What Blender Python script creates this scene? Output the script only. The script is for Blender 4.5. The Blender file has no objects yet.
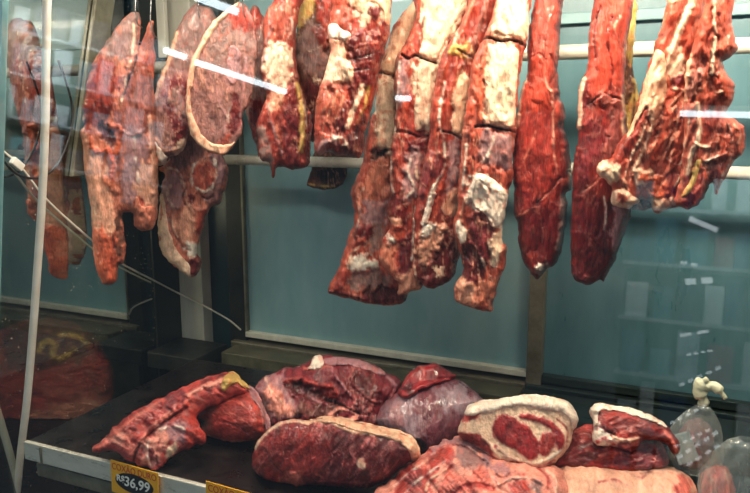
import bpy, math
import numpy as np
from mathutils import Vector, Matrix, Euler

SC = bpy.context.scene
COL = SC.collection
PI = math.pi

# ------------------------------------------------------------------ camera, world, lights, exposure
CAM_Z = 0.65                      # eye height above the tray of the case
FPX, YAW, HORIZON = 700.0, 23.5, 120.0
PITCH = math.atan((246.5 - HORIZON) / FPX)
cam_data = bpy.data.cameras.new('camera')
cam_data.sensor_width = 36.0
cam_data.lens = FPX / 750.0 * 36.0
cam_data.clip_start = 0.02
cam = bpy.data.objects.new('camera', cam_data)
COL.objects.link(cam)
cam.location = (0, 0, CAM_Z)
cam.rotation_euler = (PI / 2 - PITCH, 0, math.radians(YAW))
SC.camera = cam

world = bpy.data.worlds.new('world')
SC.world = world
world.use_nodes = True
world.node_tree.nodes['Background'].inputs[0].default_value = (0.62, 0.80, 1.0, 1)
world.node_tree.nodes['Background'].inputs[1].default_value = 0.14

SC.view_settings.view_transform = 'Standard'
SC.view_settings.look = 'None'
SC.view_settings.gamma = 1.0
SC.view_settings.use_curve_mapping = False
SC.view_settings.exposure = 0.0


def area(name, loc, target, sx, sy, energy, col):
    l = bpy.data.lights.new(name, 'AREA')
    l.shape = 'RECTANGLE'
    l.size, l.size_y = sx, sy
    l.energy = energy
    l.color = col
    o = bpy.data.objects.new(name, l)
    COL.objects.link(o)
    o.location = loc
    o.rotation_euler = (Vector(target) - Vector(loc)).to_track_quat('-Z', 'Y').to_euler()
    return o


area('case_lamp_light', (0.05, 1.14, 1.05), (0.0, 1.42, 0.55), 1.0, 0.05, 18.0, (1.0, 0.82, 0.62))
area('case_lamp_light_left', (-0.90, 1.14, 1.05), (-0.92, 1.38, 0.10), 0.70, 0.05, 7.0, (1.0, 0.86, 0.72))
area('shop_ceiling_light', (-0.9, -0.2, 2.25), (-0.6, 1.2, 0.0), 1.4, 1.2, 25.0, (1.0, 0.86, 0.68))

# ------------------------------------------------------------------ projection of the survey (photo pixel -> place)
_F = np.array([-math.sin(math.radians(YAW)) * math.cos(PITCH), math.cos(math.radians(YAW)) * math.cos(PITCH), -math.sin(PITCH)])
_R = np.array([math.cos(math.radians(YAW)), math.sin(math.radians(YAW)), 0.0])
_U = np.cross(_R, _F)
_C = np.array([0, 0, CAM_Z])


def rays(px, py):
    px = np.asarray(px, float); py = np.asarray(py, float)
    return _F + _R * ((px - 375) / FPX)[..., None] - _U * ((py - 246.5) / FPX)[..., None]


def on_plane(px, py, P, n):
    d = rays(px, py)
    t = ((P - _C) @ n) / (d @ n)
    return _C + d * t[..., None]


def at_y(px, py, Y):
    return Vector(on_plane(np.array(px), np.array(py), np.array([0, Y, 0.]), np.array([0, 1., 0])))


def at_z(px, py, Z=0.0):
    return Vector(on_plane(np.array(px), np.array(py), np.array([0, 0, Z]), np.array([0, 0, 1.])))


def at_x(px, py, X):
    return Vector(on_plane(np.array(px), np.array(py), np.array([X, 0., 0]), np.array([1., 0, 0])))


YB = 1.70          # back wall of the case
YF = 0.94          # front edge of the tray
XM = at_y(190, 370, YB).x     # mirror-like left wall

# ------------------------------------------------------------------ object helpers


def tag(o, label=None, cat=None, group=None, kind=None):
    if label: o['label'] = label
    if cat: o['category'] = cat
    if group: o['group'] = group
    if kind: o['kind'] = kind
    return o


def lin(c):
    c = np.asarray(c, float) / 255.0
    return np.where(c <= 0.04045, c / 12.92, ((c + 0.055) / 1.055) ** 2.4)


def rgb(*c):
    return tuple(lin(c)) + (1.0,)


def mesh_obj(name, verts, faces, mat, parent=None, smooth=False):
    me = bpy.data.meshes.new(name)
    me.from_pydata([tuple(v) for v in verts], [], faces)
    me.update()
    if smooth:
        me.polygons.foreach_set('use_smooth', [True] * len(me.polygons))
    if mat: me.materials.append(mat)
    o = bpy.data.objects.new(name, me)
    COL.objects.link(o)
    if parent is not None: o.parent = parent
    return o


class MB:
    def __init__(s): s.v, s.f = [], []

    def box(s, a, b, M=None):
        x0, y0, z0 = a; x1, y1, z1 = b
        n = len(s.v)
        for z in (z0, z1):
            for y in (y0, y1):
                for x in (x0, x1):
                    p = Vector((x, y, z))
                    s.v.append(M @ p if M else p)
        s.f += [tuple(n + i for i in q) for q in ((0, 2, 3, 1), (4, 5, 7, 6), (0, 1, 5, 4), (2, 6, 7, 3), (0, 4, 6, 2), (1, 3, 7, 5))]
        return s

    def tube(s, pts, r, n=12, cap=True):
        pts = [Vector(p) for p in pts]
        rr = r if isinstance(r, (list, tuple)) else [r] * len(pts)
        base = len(s.v)
        up = Vector((0.13, 0.21, 0.97)).normalized()
        for i, p in enumerate(pts):
            t = (pts[min(i + 1, len(pts) - 1)] - pts[max(i - 1, 0)]).normalized()
            a = t.cross(up)
            if a.length < 0.05: a = t.cross(Vector((1, 0.1, 0)))
            a.normalize(); b = t.cross(a)
            for k in range(n):
                w = 2 * PI * k / n
                s.v.append(p + (a * math.cos(w) + b * math.sin(w)) * rr[i])
        for i in range(len(pts) - 1):
            for k in range(n):
                s.f.append((base + i * n + k, base + i * n + (k + 1) % n, base + (i + 1) * n + (k + 1) % n, base + (i + 1) * n + k))
        if cap:
            s.f.append(tuple(base + k for k in range(n))[::-1])
            s.f.append(tuple(base + (len(pts) - 1) * n + k for k in range(n)))
        return s

    def build(s, name, mat, parent=None, smooth=False, bevel=0.0):
        o = mesh_obj(name, s.v, s.f, mat, parent, smooth)
        if bevel:
            m = o.modifiers.new('bevel', 'BEVEL'); m.width = bevel; m.segments = 2
            m.limit_method = 'ANGLE'
        return o


def spline(pts, k=8):
    P = [Vector(p) for p in pts]
    P = [P[0] * 2 - P[1]] + P + [P[-1] * 2 - P[-2]]
    out = []
    for i in range(1, len(P) - 2):
        for j in range(k):
            t = j / k
            a, b, c, d = P[i - 1], P[i], P[i + 1], P[i + 2]
            out.append(0.5 * ((2 * b) + (c - a) * t + (2 * a - 5 * b + 4 * c - d) * t * t + (3 * b - a - 3 * c + d) * t ** 3))
    out.append(P[-2])
    return out


# ------------------------------------------------------------------ node helper and materials


def newmat(name):
    m = bpy.data.materials.new(name)
    m.use_nodes = True
    nt = m.node_tree
    return m, nt, nt.nodes['Principled BSDF']


def N(nt, typ, **kw):
    n = nt.nodes.new(typ)
    for k, v in kw.items():
        if k.startswith('i_'):
            key = k[2:]
            n.inputs[int(key) if key.isdigit() else key.replace('_', ' ')].default_value = v
        else:
            setattr(n, k, v)
    return n


def coords(nt, scale=(1, 1, 1), rot=(0, 0, 0)):
    tc = N(nt, 'ShaderNodeTexCoord')
    mp = N(nt, 'ShaderNodeMapping')
    mp.inputs['Scale'].default_value = scale
    mp.inputs['Rotation'].default_value = rot
    nt.links.new(tc.outputs['Object'], mp.inputs['Vector'])
    return mp.outputs[0]


def ramp(nt, src, stops):
    r = N(nt, 'ShaderNodeValToRGB')
    e = r.color_ramp.elements
    while len(e) < len(stops): e.new(0.5)
    for k, (p, c) in enumerate(stops):
        e[k].position = p
        e[k].color = c if len(c) == 4 else tuple(c) + (1,)
    nt.links.new(src, r.inputs[0])
    return r.outputs[0]


def g(v): return (v, v, v, 1)


def surface(name, c1, c2, scale=(8, 8, 8), rough=0.5, metal=0.0, bump=0.0, spec=0.5, coat=0.0, detail=6.0, rvar=0.15, lo=0.35, hi=0.7):
    m, nt, b = newmat(name)
    v = coords(nt, scale)
    n = N(nt, 'ShaderNodeTexNoise', i_Scale=1.0, i_Detail=detail, i_Roughness=0.65)
    nt.links.new(v, n.inputs['Vector'])
    nt.links.new(ramp(nt, n.outputs['Fac'], [(lo, c1), (hi, c2)]), b.inputs['Base Color'])
    rr = ramp(nt, n.outputs['Fac'], [(0.3, g(max(rough - rvar, 0.02))), (0.7, g(rough + rvar))])
    nt.links.new(rr, b.inputs['Roughness'])
    b.inputs['Metallic'].default_value = metal
    b.inputs['Specular IOR Level'].default_value = spec
    b.inputs['Coat Weight'].default_value = coat
    if bump:
        bp = N(nt, 'ShaderNodeBump', i_Strength=bump, i_Distance=0.002)
        nt.links.new(n.outputs['Fac'], bp.inputs['Height'])
        nt.links.new(bp.outputs[0], b.inputs['Normal'])
    return m


_meat_cache = {}


def meat_mat(grain=0.0, marb=0.3, wet=0.5, stretch=0.22):
    key = (round(grain, 1), round(marb, 1), round(wet, 1), round(stretch, 2))
    if key in _meat_cache: return _meat_cache[key]
    m, nt, b = newmat('raw_meat')
    L = nt.links.new
    at = N(nt, 'ShaderNodeAttribute', attribute_name='tissue')
    tc = N(nt, 'ShaderNodeTexCoord')
    mp0 = N(nt, 'ShaderNodeMapping', i_Rotation=(0, grain, 0))
    L(tc.outputs['Object'], mp0.inputs['Vector'])
    mp = N(nt, 'ShaderNodeMapping', i_Scale=(1, 1, stretch))
    L(mp0.outputs[0], mp.inputs['Vector'])
    fib = N(nt, 'ShaderNodeTexNoise', i_Scale=260.0, i_Detail=5.0, i_Roughness=0.62, i_Distortion=0.6)
    L(mp.outputs[0], fib.inputs['Vector'])
    fat = N(nt, 'ShaderNodeTexNoise', i_Scale=95.0, i_Detail=4.0, i_Roughness=0.6, i_Distortion=0.9)
    L(mp.outputs[0], fat.inputs['Vector'])
    blot = N(nt, 'ShaderNodeTexNoise', i_Scale=38.0, i_Detail=5.0, i_Roughness=0.6)
    L(tc.outputs['Object'], blot.inputs['Vector'])
    f1 = ramp(nt, fib.outputs['Fac'], [(0.30, g(0.40)), (0.5, g(0.95)), (0.70, g(1.35))])
    f2 = ramp(nt, blot.outputs['Fac'], [(0.30, g(0.62)), (0.5, g(1.0)), (0.72, g(1.25))])
    mul = N(nt, 'ShaderNodeMix', data_type='RGBA', blend_type='MULTIPLY')
    mul.inputs['Factor'].default_value = 1.0
    L(at.outputs['Color'], mul.inputs[6]); L(f1, mul.inputs[7])
    # fat tissue is smoother: less fibre contrast
    mx = N(nt, 'ShaderNodeMix', data_type='RGBA')
    L(at.outputs['Alpha'], mx.inputs['Factor']); L(mul.outputs[2], mx.inputs[6])
    half = N(nt, 'ShaderNodeMix', data_type='RGBA'); half.inputs['Factor'].default_value = 0.35
    L(at.outputs['Color'], half.inputs[6]); L(mul.outputs[2], half.inputs[7]); L(half.outputs[2], mx.inputs[7])
    mul2 = N(nt, 'ShaderNodeMix', data_type='RGBA', blend_type='MULTIPLY')
    mul2.inputs['Factor'].default_value = 0.8
    L(mx.outputs[2], mul2.inputs[6]); L(f2, mul2.inputs[7])
    # marbling: thin pale threads in the muscle
    sub = N(nt, 'ShaderNodeMath', operation='SUBTRACT'); sub.inputs[1].default_value = 0.5
    L(fat.outputs['Fac'], sub.inputs[0])
    ab = N(nt, 'ShaderNodeMath', operation='ABSOLUTE'); L(sub.outputs[0], ab.inputs[0])
    th = ramp(nt, ab.outputs[0], [(0.0, g(marb)), (0.022, g(0.0))])
    inv = N(nt, 'ShaderNodeMath', operation='SUBTRACT'); inv.inputs[0].default_value = 1.0
    L(at.outputs['Alpha'], inv.inputs[1])
    mm = N(nt, 'ShaderNodeMath', operation='MULTIPLY'); L(th, mm.inputs[0]); L(inv.outputs[0], mm.inputs[1])
    gate = ramp(nt, blot.outputs['Fac'], [(0.42, g(0.15)), (0.6, g(1.0))])
    m3 = N(nt, 'ShaderNodeMath', operation='MULTIPLY'); L(mm.outputs[0], m3.inputs[0]); L(gate, m3.inputs[1])
    fin = N(nt, 'ShaderNodeMix', data_type='RGBA')
    L(m3.outputs[0], fin.inputs['Factor']); L(mul2.outputs[2], fin.inputs[6])
    fin.inputs[7].default_value = rgb(214, 128, 100)
    L(fin.outputs[2], b.inputs['Base Color'])
    rr = ramp(nt, blot.outputs['Fac'], [(0.35, g(0.20 + 0.25 * (1 - wet))), (0.7, g(0.55 + 0.2 * (1 - wet)))])
    L(rr, b.inputs['Roughness'])
    b.inputs['Specular IOR Level'].default_value = 0.45
    b.inputs['Coat Weight'].default_value = 0.6 * wet
    b.inputs['Coat Roughness'].default_value = 0.16
    add = N(nt, 'ShaderNodeMath', operation='ADD')
    L(fib.outputs['Fac'], add.inputs[0]); L(blot.outputs['Fac'], add.inputs[1])
    bp = N(nt, 'ShaderNodeBump', i_Strength=0.9, i_Distance=0.004)
    L(add.outputs[0], bp.inputs['Height'])
    L(bp.outputs[0], b.inputs['Normal'])
    _meat_cache[key] = m
    return m


PAL = {
    'm': (150, 48, 33, 0), 'd': (108, 18, 18, 0), 'r': (180, 70, 46, 0), 'o': (212, 96, 62, 0.1), 'q': (158, 84, 70, 0),
    'p': (232, 164, 134, 0.5), 'f': (244, 206, 176, 1), 'w': (248, 230, 212, 1), 'y': (208, 170, 92, 1),
    'g': (146, 112, 104, 0.6), 'b': (98, 58, 42, 0.2), 'k': (38, 14, 12, 0), 'u': (116, 34, 38, 0),
    'i': (152, 30, 30, 0), 'l': (150, 128, 134, 0.8), 'j': (108, 54, 62, 0.6), 'x': (238, 184, 156, 0.9), 'z': (150, 100, 92, 0.1), 's': (168, 122, 122, 0.7), 'h': (212, 122, 94, 0.3), 'c': (238, 188, 154, 1), 'e': (172, 74, 54, 0), 'n': (84, 16, 16, 0),
}
PALL = {k: np.append(lin(v[:3]), v[3]) for k, v in PAL.items()}

# ------------------------------------------------------------------ value noise


def _hash(ix, iy, iz, seed):
    h = (ix * 374761393 + iy * 668265263 + iz * 1274126177 + seed * 974711) & 0x7fffffff
    h = ((h ^ (h >> 13)) * 1103515245 + 12345) & 0x7fffffff
    h = ((h ^ (h >> 16)) * 668265263) & 0x7fffffff
    return (h & 0xffff) / 65535.0


def vnoise(x, y, z, seed):
    ix = np.floor(x).astype(np.int64); iy = np.floor(y).astype(np.int64); iz = np.floor(z).astype(np.int64)
    fx, fy, fz = x - ix, y - iy, z - iz
    fx, fy, fz = [t * t * t * (t * (t * 6 - 15) + 10) for t in (fx, fy, fz)]
    r = 0
    for a in (0, 1):
        for b in (0, 1):
            for c in (0, 1):
                w = (fx if a else 1 - fx) * (fy if b else 1 - fy) * (fz if c else 1 - fz)
                r = r + w * _hash(ix + a, iy + b, iz + c, seed)
    return r * 2 - 1


def fbm(x, y, z, seed, o=4):
    s, a, t = 0, 0.5, 0
    for k in range(o):
        s = s + a * vnoise(x, y, z, seed + k * 17); t += a
        x, y, z, a = x * 2.03, y * 2.03, z * 2.03, a * 0.55
    return s / t


# ------------------------------------------------------------------ 2-D outline tools


def smooth_closed(pts, k=5):
    P = np.array(pts, float)
    n = len(P)
    out = []
    for i in range(n):
        a, b, c, d = P[(i - 1) % n], P[i], P[(i + 1) % n], P[(i + 2) % n]
        for j in range(k):
            t = j / k
            out.append(0.5 * ((2 * b) + (c - a) * t + (2 * a - 5 * b + 4 * c - d) * t * t + (3 * b - a - 3 * c + d) * t ** 3))
    return np.array(out)


def smooth_open(pts, k=4):
    P = np.array(pts, float)
    if len(P) < 3: return P
    P = np.vstack([2 * P[0] - P[1], P, 2 * P[-1] - P[-2]])
    out = []
    for i in range(1, len(P) - 2):
        a, b, c, d = P[i - 1], P[i], P[i + 1], P[i + 2]
        for j in range(k):
            t = j / k
            out.append(0.5 * ((2 * b) + (c - a) * t + (2 * a - 5 * b + 4 * c - d) * t * t + (3 * b - a - 3 * c + d) * t ** 3))
    out.append(P[-2])
    return np.array(out)


def seg_dist(q, poly, closed=True):
    """distance, nearest point, inside flag"""
    A = poly
    B = np.roll(poly, -1, 0) if closed else poly[1:]
    if not closed: A = poly[:-1]
    best = np.full(len(q), 1e18); near = np.zeros_like(q)
    ins = np.zeros(len(q), bool)
    for a, b in zip(A, B):
        ab = b - a
        L = ab @ ab
        if L < 1e-9: continue
        t = np.clip(((q - a) @ ab) / L, 0, 1)
        p = a + t[:, None] * ab
        d = ((q - p) ** 2).sum(1)
        m = d < best
        best = np.where(m, d, best)
        near[m] = p[m]
        if closed:
            c = ((a[1] > q[:, 1]) != (b[1] > q[:, 1]))
            if c.any():
                xi = a[0] + (q[:, 1] - a[1]) * ab[0] / (ab[1] if abs(ab[1]) > 1e-9 else 1e-9)
                ins ^= c & (q[:, 0] < xi)
    return np.sqrt(best), near, ins


class Piece:
    """A cut of meat: traced outline on its own plane, real thickness, relief and tissue map."""
    seed = 11

    def __init__(s, name, label, cat, group, outline, ref, Y=None, Z=None, yaw=YAW, tilt=0.0, T=0.03, Tb=0.025, R=0.03,
                 base='m', feats=(), rough=0.004, lump=0.018, grain=0.0, marb=0.3, wet=0.5, step=1.2, zmin=0.003,
                 stretch=0.22, ragged=1.2, power=0.5, veins=1.0, cool=0.0, wk=1.0):
        s.cool, s.wk = cool, wk
        s.veins = veins
        Piece.seed += 31
        s.seed = Piece.seed
        s.ol = smooth_closed(outline)
        s.feats = feats
        s.T, s.Tb, s.R, s.power = T, Tb, R, power
        s.base = base
        s.rough, s.lump, s.step, s.zmin, s.ragged = rough, lump, step, zmin, ragged
        a = math.radians(yaw); t = math.radians(tilt)
        s.right = np.array([math.cos(a), math.sin(a), 0.0])
        back = np.array([-math.sin(a), math.cos(a), 0.0])
        s.up = np.array([0, 0, 1.0]) * math.cos(t) + back * math.sin(t)
        s.n = np.cross(s.right, s.up)          # towards the viewer side
        if s.n[1] > 0: s.n = -s.n
        P = at_y(ref[0], ref[1], Y) if Y is not None else at_z(ref[0], ref[1], Z)
        s.P = np.array(P)
        cen = s.world(np.array([s.ol[:, 0].mean()]), np.array([s.ol[:, 1].mean()]))[0]
        s.out = (_C - cen) / np.linalg.norm(_C - cen)      # the side of the cut that bulges to the front
        s.scale = float(np.linalg.norm(s.world(np.array([ref[0] + 1.0]), np.array([ref[1]]))[0] - s.world(np.array([ref[0]]), np.array([ref[1]]))[0]))
        s.mat = meat_mat(grain, marb, wet, stretch)
        g_ = math.cos(grain), math.sin(grain)
        s.g = g_
        bx, by = s.ol[:, 0].mean(), s.ol[:, 1].max()
        org = s.world(np.array([bx]), np.array([by]))[0]
        s.M = Matrix(((s.right[0], -s.n[0], s.up[0], org[0]), (s.right[1], -s.n[1], s.up[1], org[1]), (s.right[2], -s.n[2], s.up[2], org[2]), (0, 0, 0, 1)))
        s.Minv = np.array(s.M.inverted())
        s.obj = s.make(name, s.ol, None, None, T, Tb, R, base, feats)
        s.obj.matrix_world = s.M
        tag(s.obj, label, cat, group)

    def world(s, px, py):
        return on_plane(px, py, s.P, s.n)

    def relief(s, q, ol, T, R, feats, base, seed, power, rough, d=None):
        if d is None:
            d, _, ins = seg_dist(q, ol)
            d = np.where(ins, d, 0)
        dm = d * s.scale
        k = np.clip(dm / R, 0, 1)
        prof = (1 - (1 - k) ** 2) ** power
        W = s.world(q[:, 0], q[:, 1]) - s.P
        u, v = W @ s.right, W @ s.up
        ug = (u * s.g[0] - v * s.g[1]); vg = (u * s.g[1] + v * s.g[0])
        L = s.lump
        n1 = fbm(ug / L, vg / (L * 2.4), u * 0, seed, 4)
        n2 = 1 - np.abs(fbm(ug / (L * .6), vg / (L * 1.9), u * 0 + 5, seed + 3, 3)) * 2.2
        h = T * prof + (n1 * rough + n2 * rough * 0.55) * np.clip(k * 2.2, 0, 1)
        wob = fbm(u / 0.012, v / 0.016, u * 0, seed + 9, 3)
        wob2 = fbm(u / 0.004, v / 0.006, u * 0, seed + 29, 2)
        col = np.tile(PALL[base], (len(q), 1))
        big = fbm(u / 0.05, v / 0.09, u * 0, seed + 5, 3)
        col[:, :3] *= (1 + 0.22 * big)[:, None]
        mus = 1 - col[:, 3]
        rv = 1 - np.abs(fbm(ug / 0.016, vg / 0.055, u * 0 + 9, seed + 41, 4)) * 3.2
        vein = np.clip((rv - 0.72) / 0.2, 0, 1) * np.clip(fbm(u / 0.05, v / 0.05, u * 0, seed + 43, 2) * 2.5 + 0.45, 0, 1)
        mid = fbm(ug / 0.009, vg / 0.024, u * 0 + 3, seed + 47, 3)
        post = (rv, vein, mid)
        h = h + (vein * 0.0012 + mid * 0.0020) * np.clip(k * 2.2, 0, 1)
        for ft in feats:
            kind, c = ft[0], ft[1]
            if kind == 'blob':
                hh, soft, pts = ft[2], ft[3], ft[4]
                P = smooth_closed(pts, 4)
                bb = (q[:, 0] > P[:, 0].min() - 8) & (q[:, 0] < P[:, 0].max() + 8) & (q[:, 1] > P[:, 1].min() - 8) & (q[:, 1] < P[:, 1].max() + 8)
                if not bb.any(): continue
                dd, _, ii = seg_dist(q[bb], P)
                sd = np.where(ii, dd, -dd) + (wob[bb] * (1.6 + soft * 1.5) + wob2[bb] * 1.8) * s.wk + 0.4
                mk = np.clip(sd / soft + 0.5, 0, 1)
                rise = np.clip(sd / (soft + 3.5), 0, 1)
                rise = np.sqrt(1 - (1 - rise) ** 2)
            else:
                wd, hh, pts = ft[2], ft[3], ft[4]
                P = smooth_open(pts)
                m_ = wd + 5
                bb = (q[:, 0] > P[:, 0].min() - m_) & (q[:, 0] < P[:, 0].max() + m_) & (q[:, 1] > P[:, 1].min() - m_) & (q[:, 1] < P[:, 1].max() + m_)
                if not bb.any(): continue
                dd, _, _ = seg_dist(q[bb], P, False)
                sd = wd / 2 - dd + (wob[bb] * 0.9 + wob2[bb] * 0.9) * min(1.6, 0.45 + wd * 0.14)
                soft = 1.5
                mk = np.clip(sd / soft + 0.5, 0, 1)
                if wd < 3.2 and c not in 'kn-':
                    mk = mk * np.clip(0.62 + wob[bb] * 1.6, 0.15, 1)
                rise = np.clip(sd / (wd / 2), 0, 1)
                rise = np.sqrt(1 - (1 - rise) ** 2)
            if c != '-':
                cc = PALL[c].copy()
                tgt = np.tile(cc, (bb.sum(), 1))
                tgt[:, :3] *= (1 + 0.12 * big[bb] + 0.10 * wob2[bb])[:, None]
                col[bb] = col[bb] * (1 - mk[:, None]) + tgt * mk[:, None]
            h[bb] += rise * hh * np.clip(k[bb] * 3, 0, 1)
        # connective threads and mottling of the tissue itself
        mus = 1 - col[:, 3]
        a_ = (vein * 0.55 * mus * s.veins)[:, None]
        col[:, :3] = col[:, :3] * (1 - a_) + PALL['p'][:3] * a_
        col[:, :3] *= (1 + (0.50 * mus + 0.14) * mid)[:, None]
        sp = np.clip((fbm(u / 0.007, v / 0.010, u * 0, seed + 61, 3) - 0.22) / 0.15, 0, 1)
        b_ = (sp * 0.45 * col[:, 3] * s.veins)[:, None]
        col[:, :3] = col[:, :3] * (1 - b_) + PALL['o'][:3] * b_
        col[:, 1] *= 1 - s.cool * mus
        col[:, 2] *= 1 - s.cool * 0.3 * mus
        col[:, :3] = np.clip(col[:, :3], 0.004, 0.92)
        return h, col

    def make(s, name, ol, parent, under, T, Tb, R, base, feats, seed=0, power=None, rough=None):
        seed = s.seed + seed
        power = power or s.power
        rough = s.rough if rough is None else rough
        # ragged edge
        if s.ragged:
            seg = np.vstack([np.linspace(ol[i], ol[(i + 1) % len(ol)], 3, endpoint=False) for i in range(len(ol))])
            c = seg.mean(0)
            tn = np.roll(seg, -1, 0) - np.roll(seg, 1, 0)
            nn = np.stack([tn[:, 1], -tn[:, 0]], 1); nn /= (np.linalg.norm(nn, axis=1)[:, None] + 1e-9)
            w = fbm(seg[:, 0] / 7, seg[:, 1] / 7, seg[:, 0] * 0, seed + 77, 3)
            ol = seg + nn * (w * s.ragged * 1.3)[:, None]
        x0, y0 = ol.min(0) - s.step; x1, y1 = ol.max(0) + s.step
        nx = int((x1 - x0) / s.step) + 2; ny = int((y1 - y0) / s.step) + 2
        gx, gy = np.meshgrid(x0 + np.arange(nx) * s.step, y0 + np.arange(ny) * s.step)
        q = np.stack([gx.ravel(), gy.ravel()], 1)
        d, near, ins = seg_dist(q, ol)
        I = ins.reshape(ny, nx)
        cell = (I[:-1, :-1].astype(int) + I[1:, :-1] + I[:-1, 1:] + I[1:, 1:]) >= 1
        used = np.zeros((ny, nx), bool)
        used[:-1, :-1] |= cell; used[1:, :-1] |= cell; used[:-1, 1:] |= cell; used[1:, 1:] |= cell
        q = np.where(ins[:, None], q, near)
        d = np.where(ins, d, 0.0)
        uf = used.ravel()
        idx = np.full(ny * nx, -1); idx[uf] = np.arange(uf.sum())
        q, d, ins = q[uf], d[uf], ins[uf]
        h, col = s.relief(q, ol, T, R, feats, base, seed, power, rough, d)
        h = np.where(ins, h, 0)
        if under is not None:
            hu = under(q)
            front = hu + np.maximum(h, 0) + 0.0006 * ins - 0.001 * (~ins)
            backo = hu - 0.004 * ins - 0.001 * (~ins)
        else:
            k = np.clip(d * s.scale / R, 0, 1)
            pb = (1 - (1 - k) ** 2) ** power
            front = h
            nb = fbm(q[:, 0] / 14, q[:, 1] / 20, q[:, 0] * 0, seed + 55, 3)
            backo = -(Tb * pb * (1 + 0.25 * nb))
        W = s.world(q[:, 0], q[:, 1])
        # thickness is laid out along the line of the cut so that the traced outline is kept
        Vf = W + s.out * front[:, None]
        Vb = W + s.out * backo[:, None]
        if s.zmin is not None:
            Vf[:, 2] = np.maximum(Vf[:, 2], s.zmin); Vb[:, 2] = np.maximum(Vb[:, 2], s.zmin)
        n = len(q)
        bidx = np.where(ins, np.arange(n) + n, np.arange(n))     # share rim vertices
        V = np.vstack([Vf, Vb])
        V = np.c_[V, np.ones(len(V))] @ s.Minv.T
        V = V[:, :3]
        G = idx.reshape(ny, nx)
        cy, cx = np.nonzero(cell)
        a, b, c, e = G[cy, cx], G[cy, cx + 1], G[cy + 1, cx + 1], G[cy + 1, cx]
        F = np.stack([a, e, c, b], 1)
        Bk = np.stack([bidx[a], bidx[b], bidx[c], bidx[e]], 1)
        keep = ~((Bk == F[:, [0, 3, 2, 1]]).all(1))
        faces = np.vstack([F, Bk[keep]])
        colv = np.vstack([col, col])
        uniq, inv = np.unique(faces, return_inverse=True)
        faces = inv.reshape(-1, 4)
        V = V[uniq]; colv = colv[uniq]
        me = bpy.data.meshes.new(name)
        me.vertices.add(len(V)); me.vertices.foreach_set('co', V.ravel())
        me.loops.add(faces.size); me.loops.foreach_set('vertex_index', faces.ravel().astype(np.int32))
        me.polygons.add(len(faces))
        me.polygons.foreach_set('loop_start', np.arange(len(faces), dtype=np.int32) * 4)
        me.polygons.foreach_set('loop_total', np.full(len(faces), 4, np.int32))
        me.polygons.foreach_set('use_smooth', np.ones(len(faces), bool))
        me.update(calc_edges=True)
        me.validate()
        at = me.color_attributes.new('tissue', 'FLOAT_COLOR', 'POINT')
        at.data.foreach_set('color', np.clip(colv, 0, 1).ravel().astype(np.float32))
        me.materials.append(s.mat)
        o = bpy.data.objects.new(name, me)
        COL.objects.link(o)
        if parent is not None: o.parent = parent
        return o

    def height(s, q):
        h, _ = s.relief(q, s.ol, s.T, s.R, s.feats, s.base, s.seed, s.power, s.rough)
        return h

    def part(s, name, outline, base='f', T=0.004, R=0.006, feats=(), label=None, rough=None):
        s.k = getattr(s, 'k', 0) + 3
        rag = s.ragged; s.ragged = 1.3
        o = s.make(name, smooth_closed(outline, 4), s.obj, s.height, T * 0.6, 0, R, base, feats, seed=s.k, rough=0.0012 if rough is None else rough)
        s.ragged = rag
        if label: o['label'] = label
        return o


# ------------------------------------------------------------------ the setting: the display case
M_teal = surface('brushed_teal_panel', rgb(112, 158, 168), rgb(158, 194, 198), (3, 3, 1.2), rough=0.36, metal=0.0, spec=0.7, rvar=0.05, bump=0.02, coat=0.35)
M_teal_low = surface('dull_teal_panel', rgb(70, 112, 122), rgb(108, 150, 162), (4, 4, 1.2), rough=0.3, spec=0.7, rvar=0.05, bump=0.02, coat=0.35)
M_teal_dark = surface('dark_teal_panel', rgb(20, 48, 54), rgb(30, 62, 70), (3, 3, 1.5), rough=0.3, spec=0.6, rvar=0.05)
M_steel = surface('worn_steel', rgb(206, 204, 188), rgb(228, 226, 212), (30, 30, 6), rough=0.42, metal=0.0, rvar=0.12, bump=0.1)
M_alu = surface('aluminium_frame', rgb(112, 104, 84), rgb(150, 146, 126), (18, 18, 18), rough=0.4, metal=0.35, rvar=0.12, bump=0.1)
M_frame_dark = surface('dark_frame', rgb(26, 30, 28), rgb(52, 54, 46), (14, 14, 14), rough=0.45, metal=0.3, bump=0.1)
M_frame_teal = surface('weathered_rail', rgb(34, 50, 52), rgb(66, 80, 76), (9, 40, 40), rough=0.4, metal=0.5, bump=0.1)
M_black = surface('black_tray', rgb(8, 6, 6), rgb(22, 15, 13), (26, 26, 26), rough=0.35, spec=0.5, bump=0.25)
M_white_tube = surface('white_plastic_tube', rgb(222, 218, 204), rgb(238, 236, 226), (20, 20, 20), rough=0.4)
M_rod = surface('cream_painted_rod', rgb(226, 218, 200), rgb(244, 238, 224), (20, 20, 20), rough=0.3, coat=0.3, bump=0.05)
M_strip = surface('bare_steel_strip', rgb(206, 202, 186), rgb(232, 228, 214), (12, 12, 40), rough=0.32, metal=0.35, rvar=0.1, bump=0.08)
M_cable_black = surface('black_cable', rgb(10, 10, 12), rgb(22, 22, 24), rough=0.5)
M_cable_white = surface('dull_white_cable', rgb(226, 220, 204), rgb(238, 232, 216), (40, 40, 40), rough=0.5)


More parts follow.
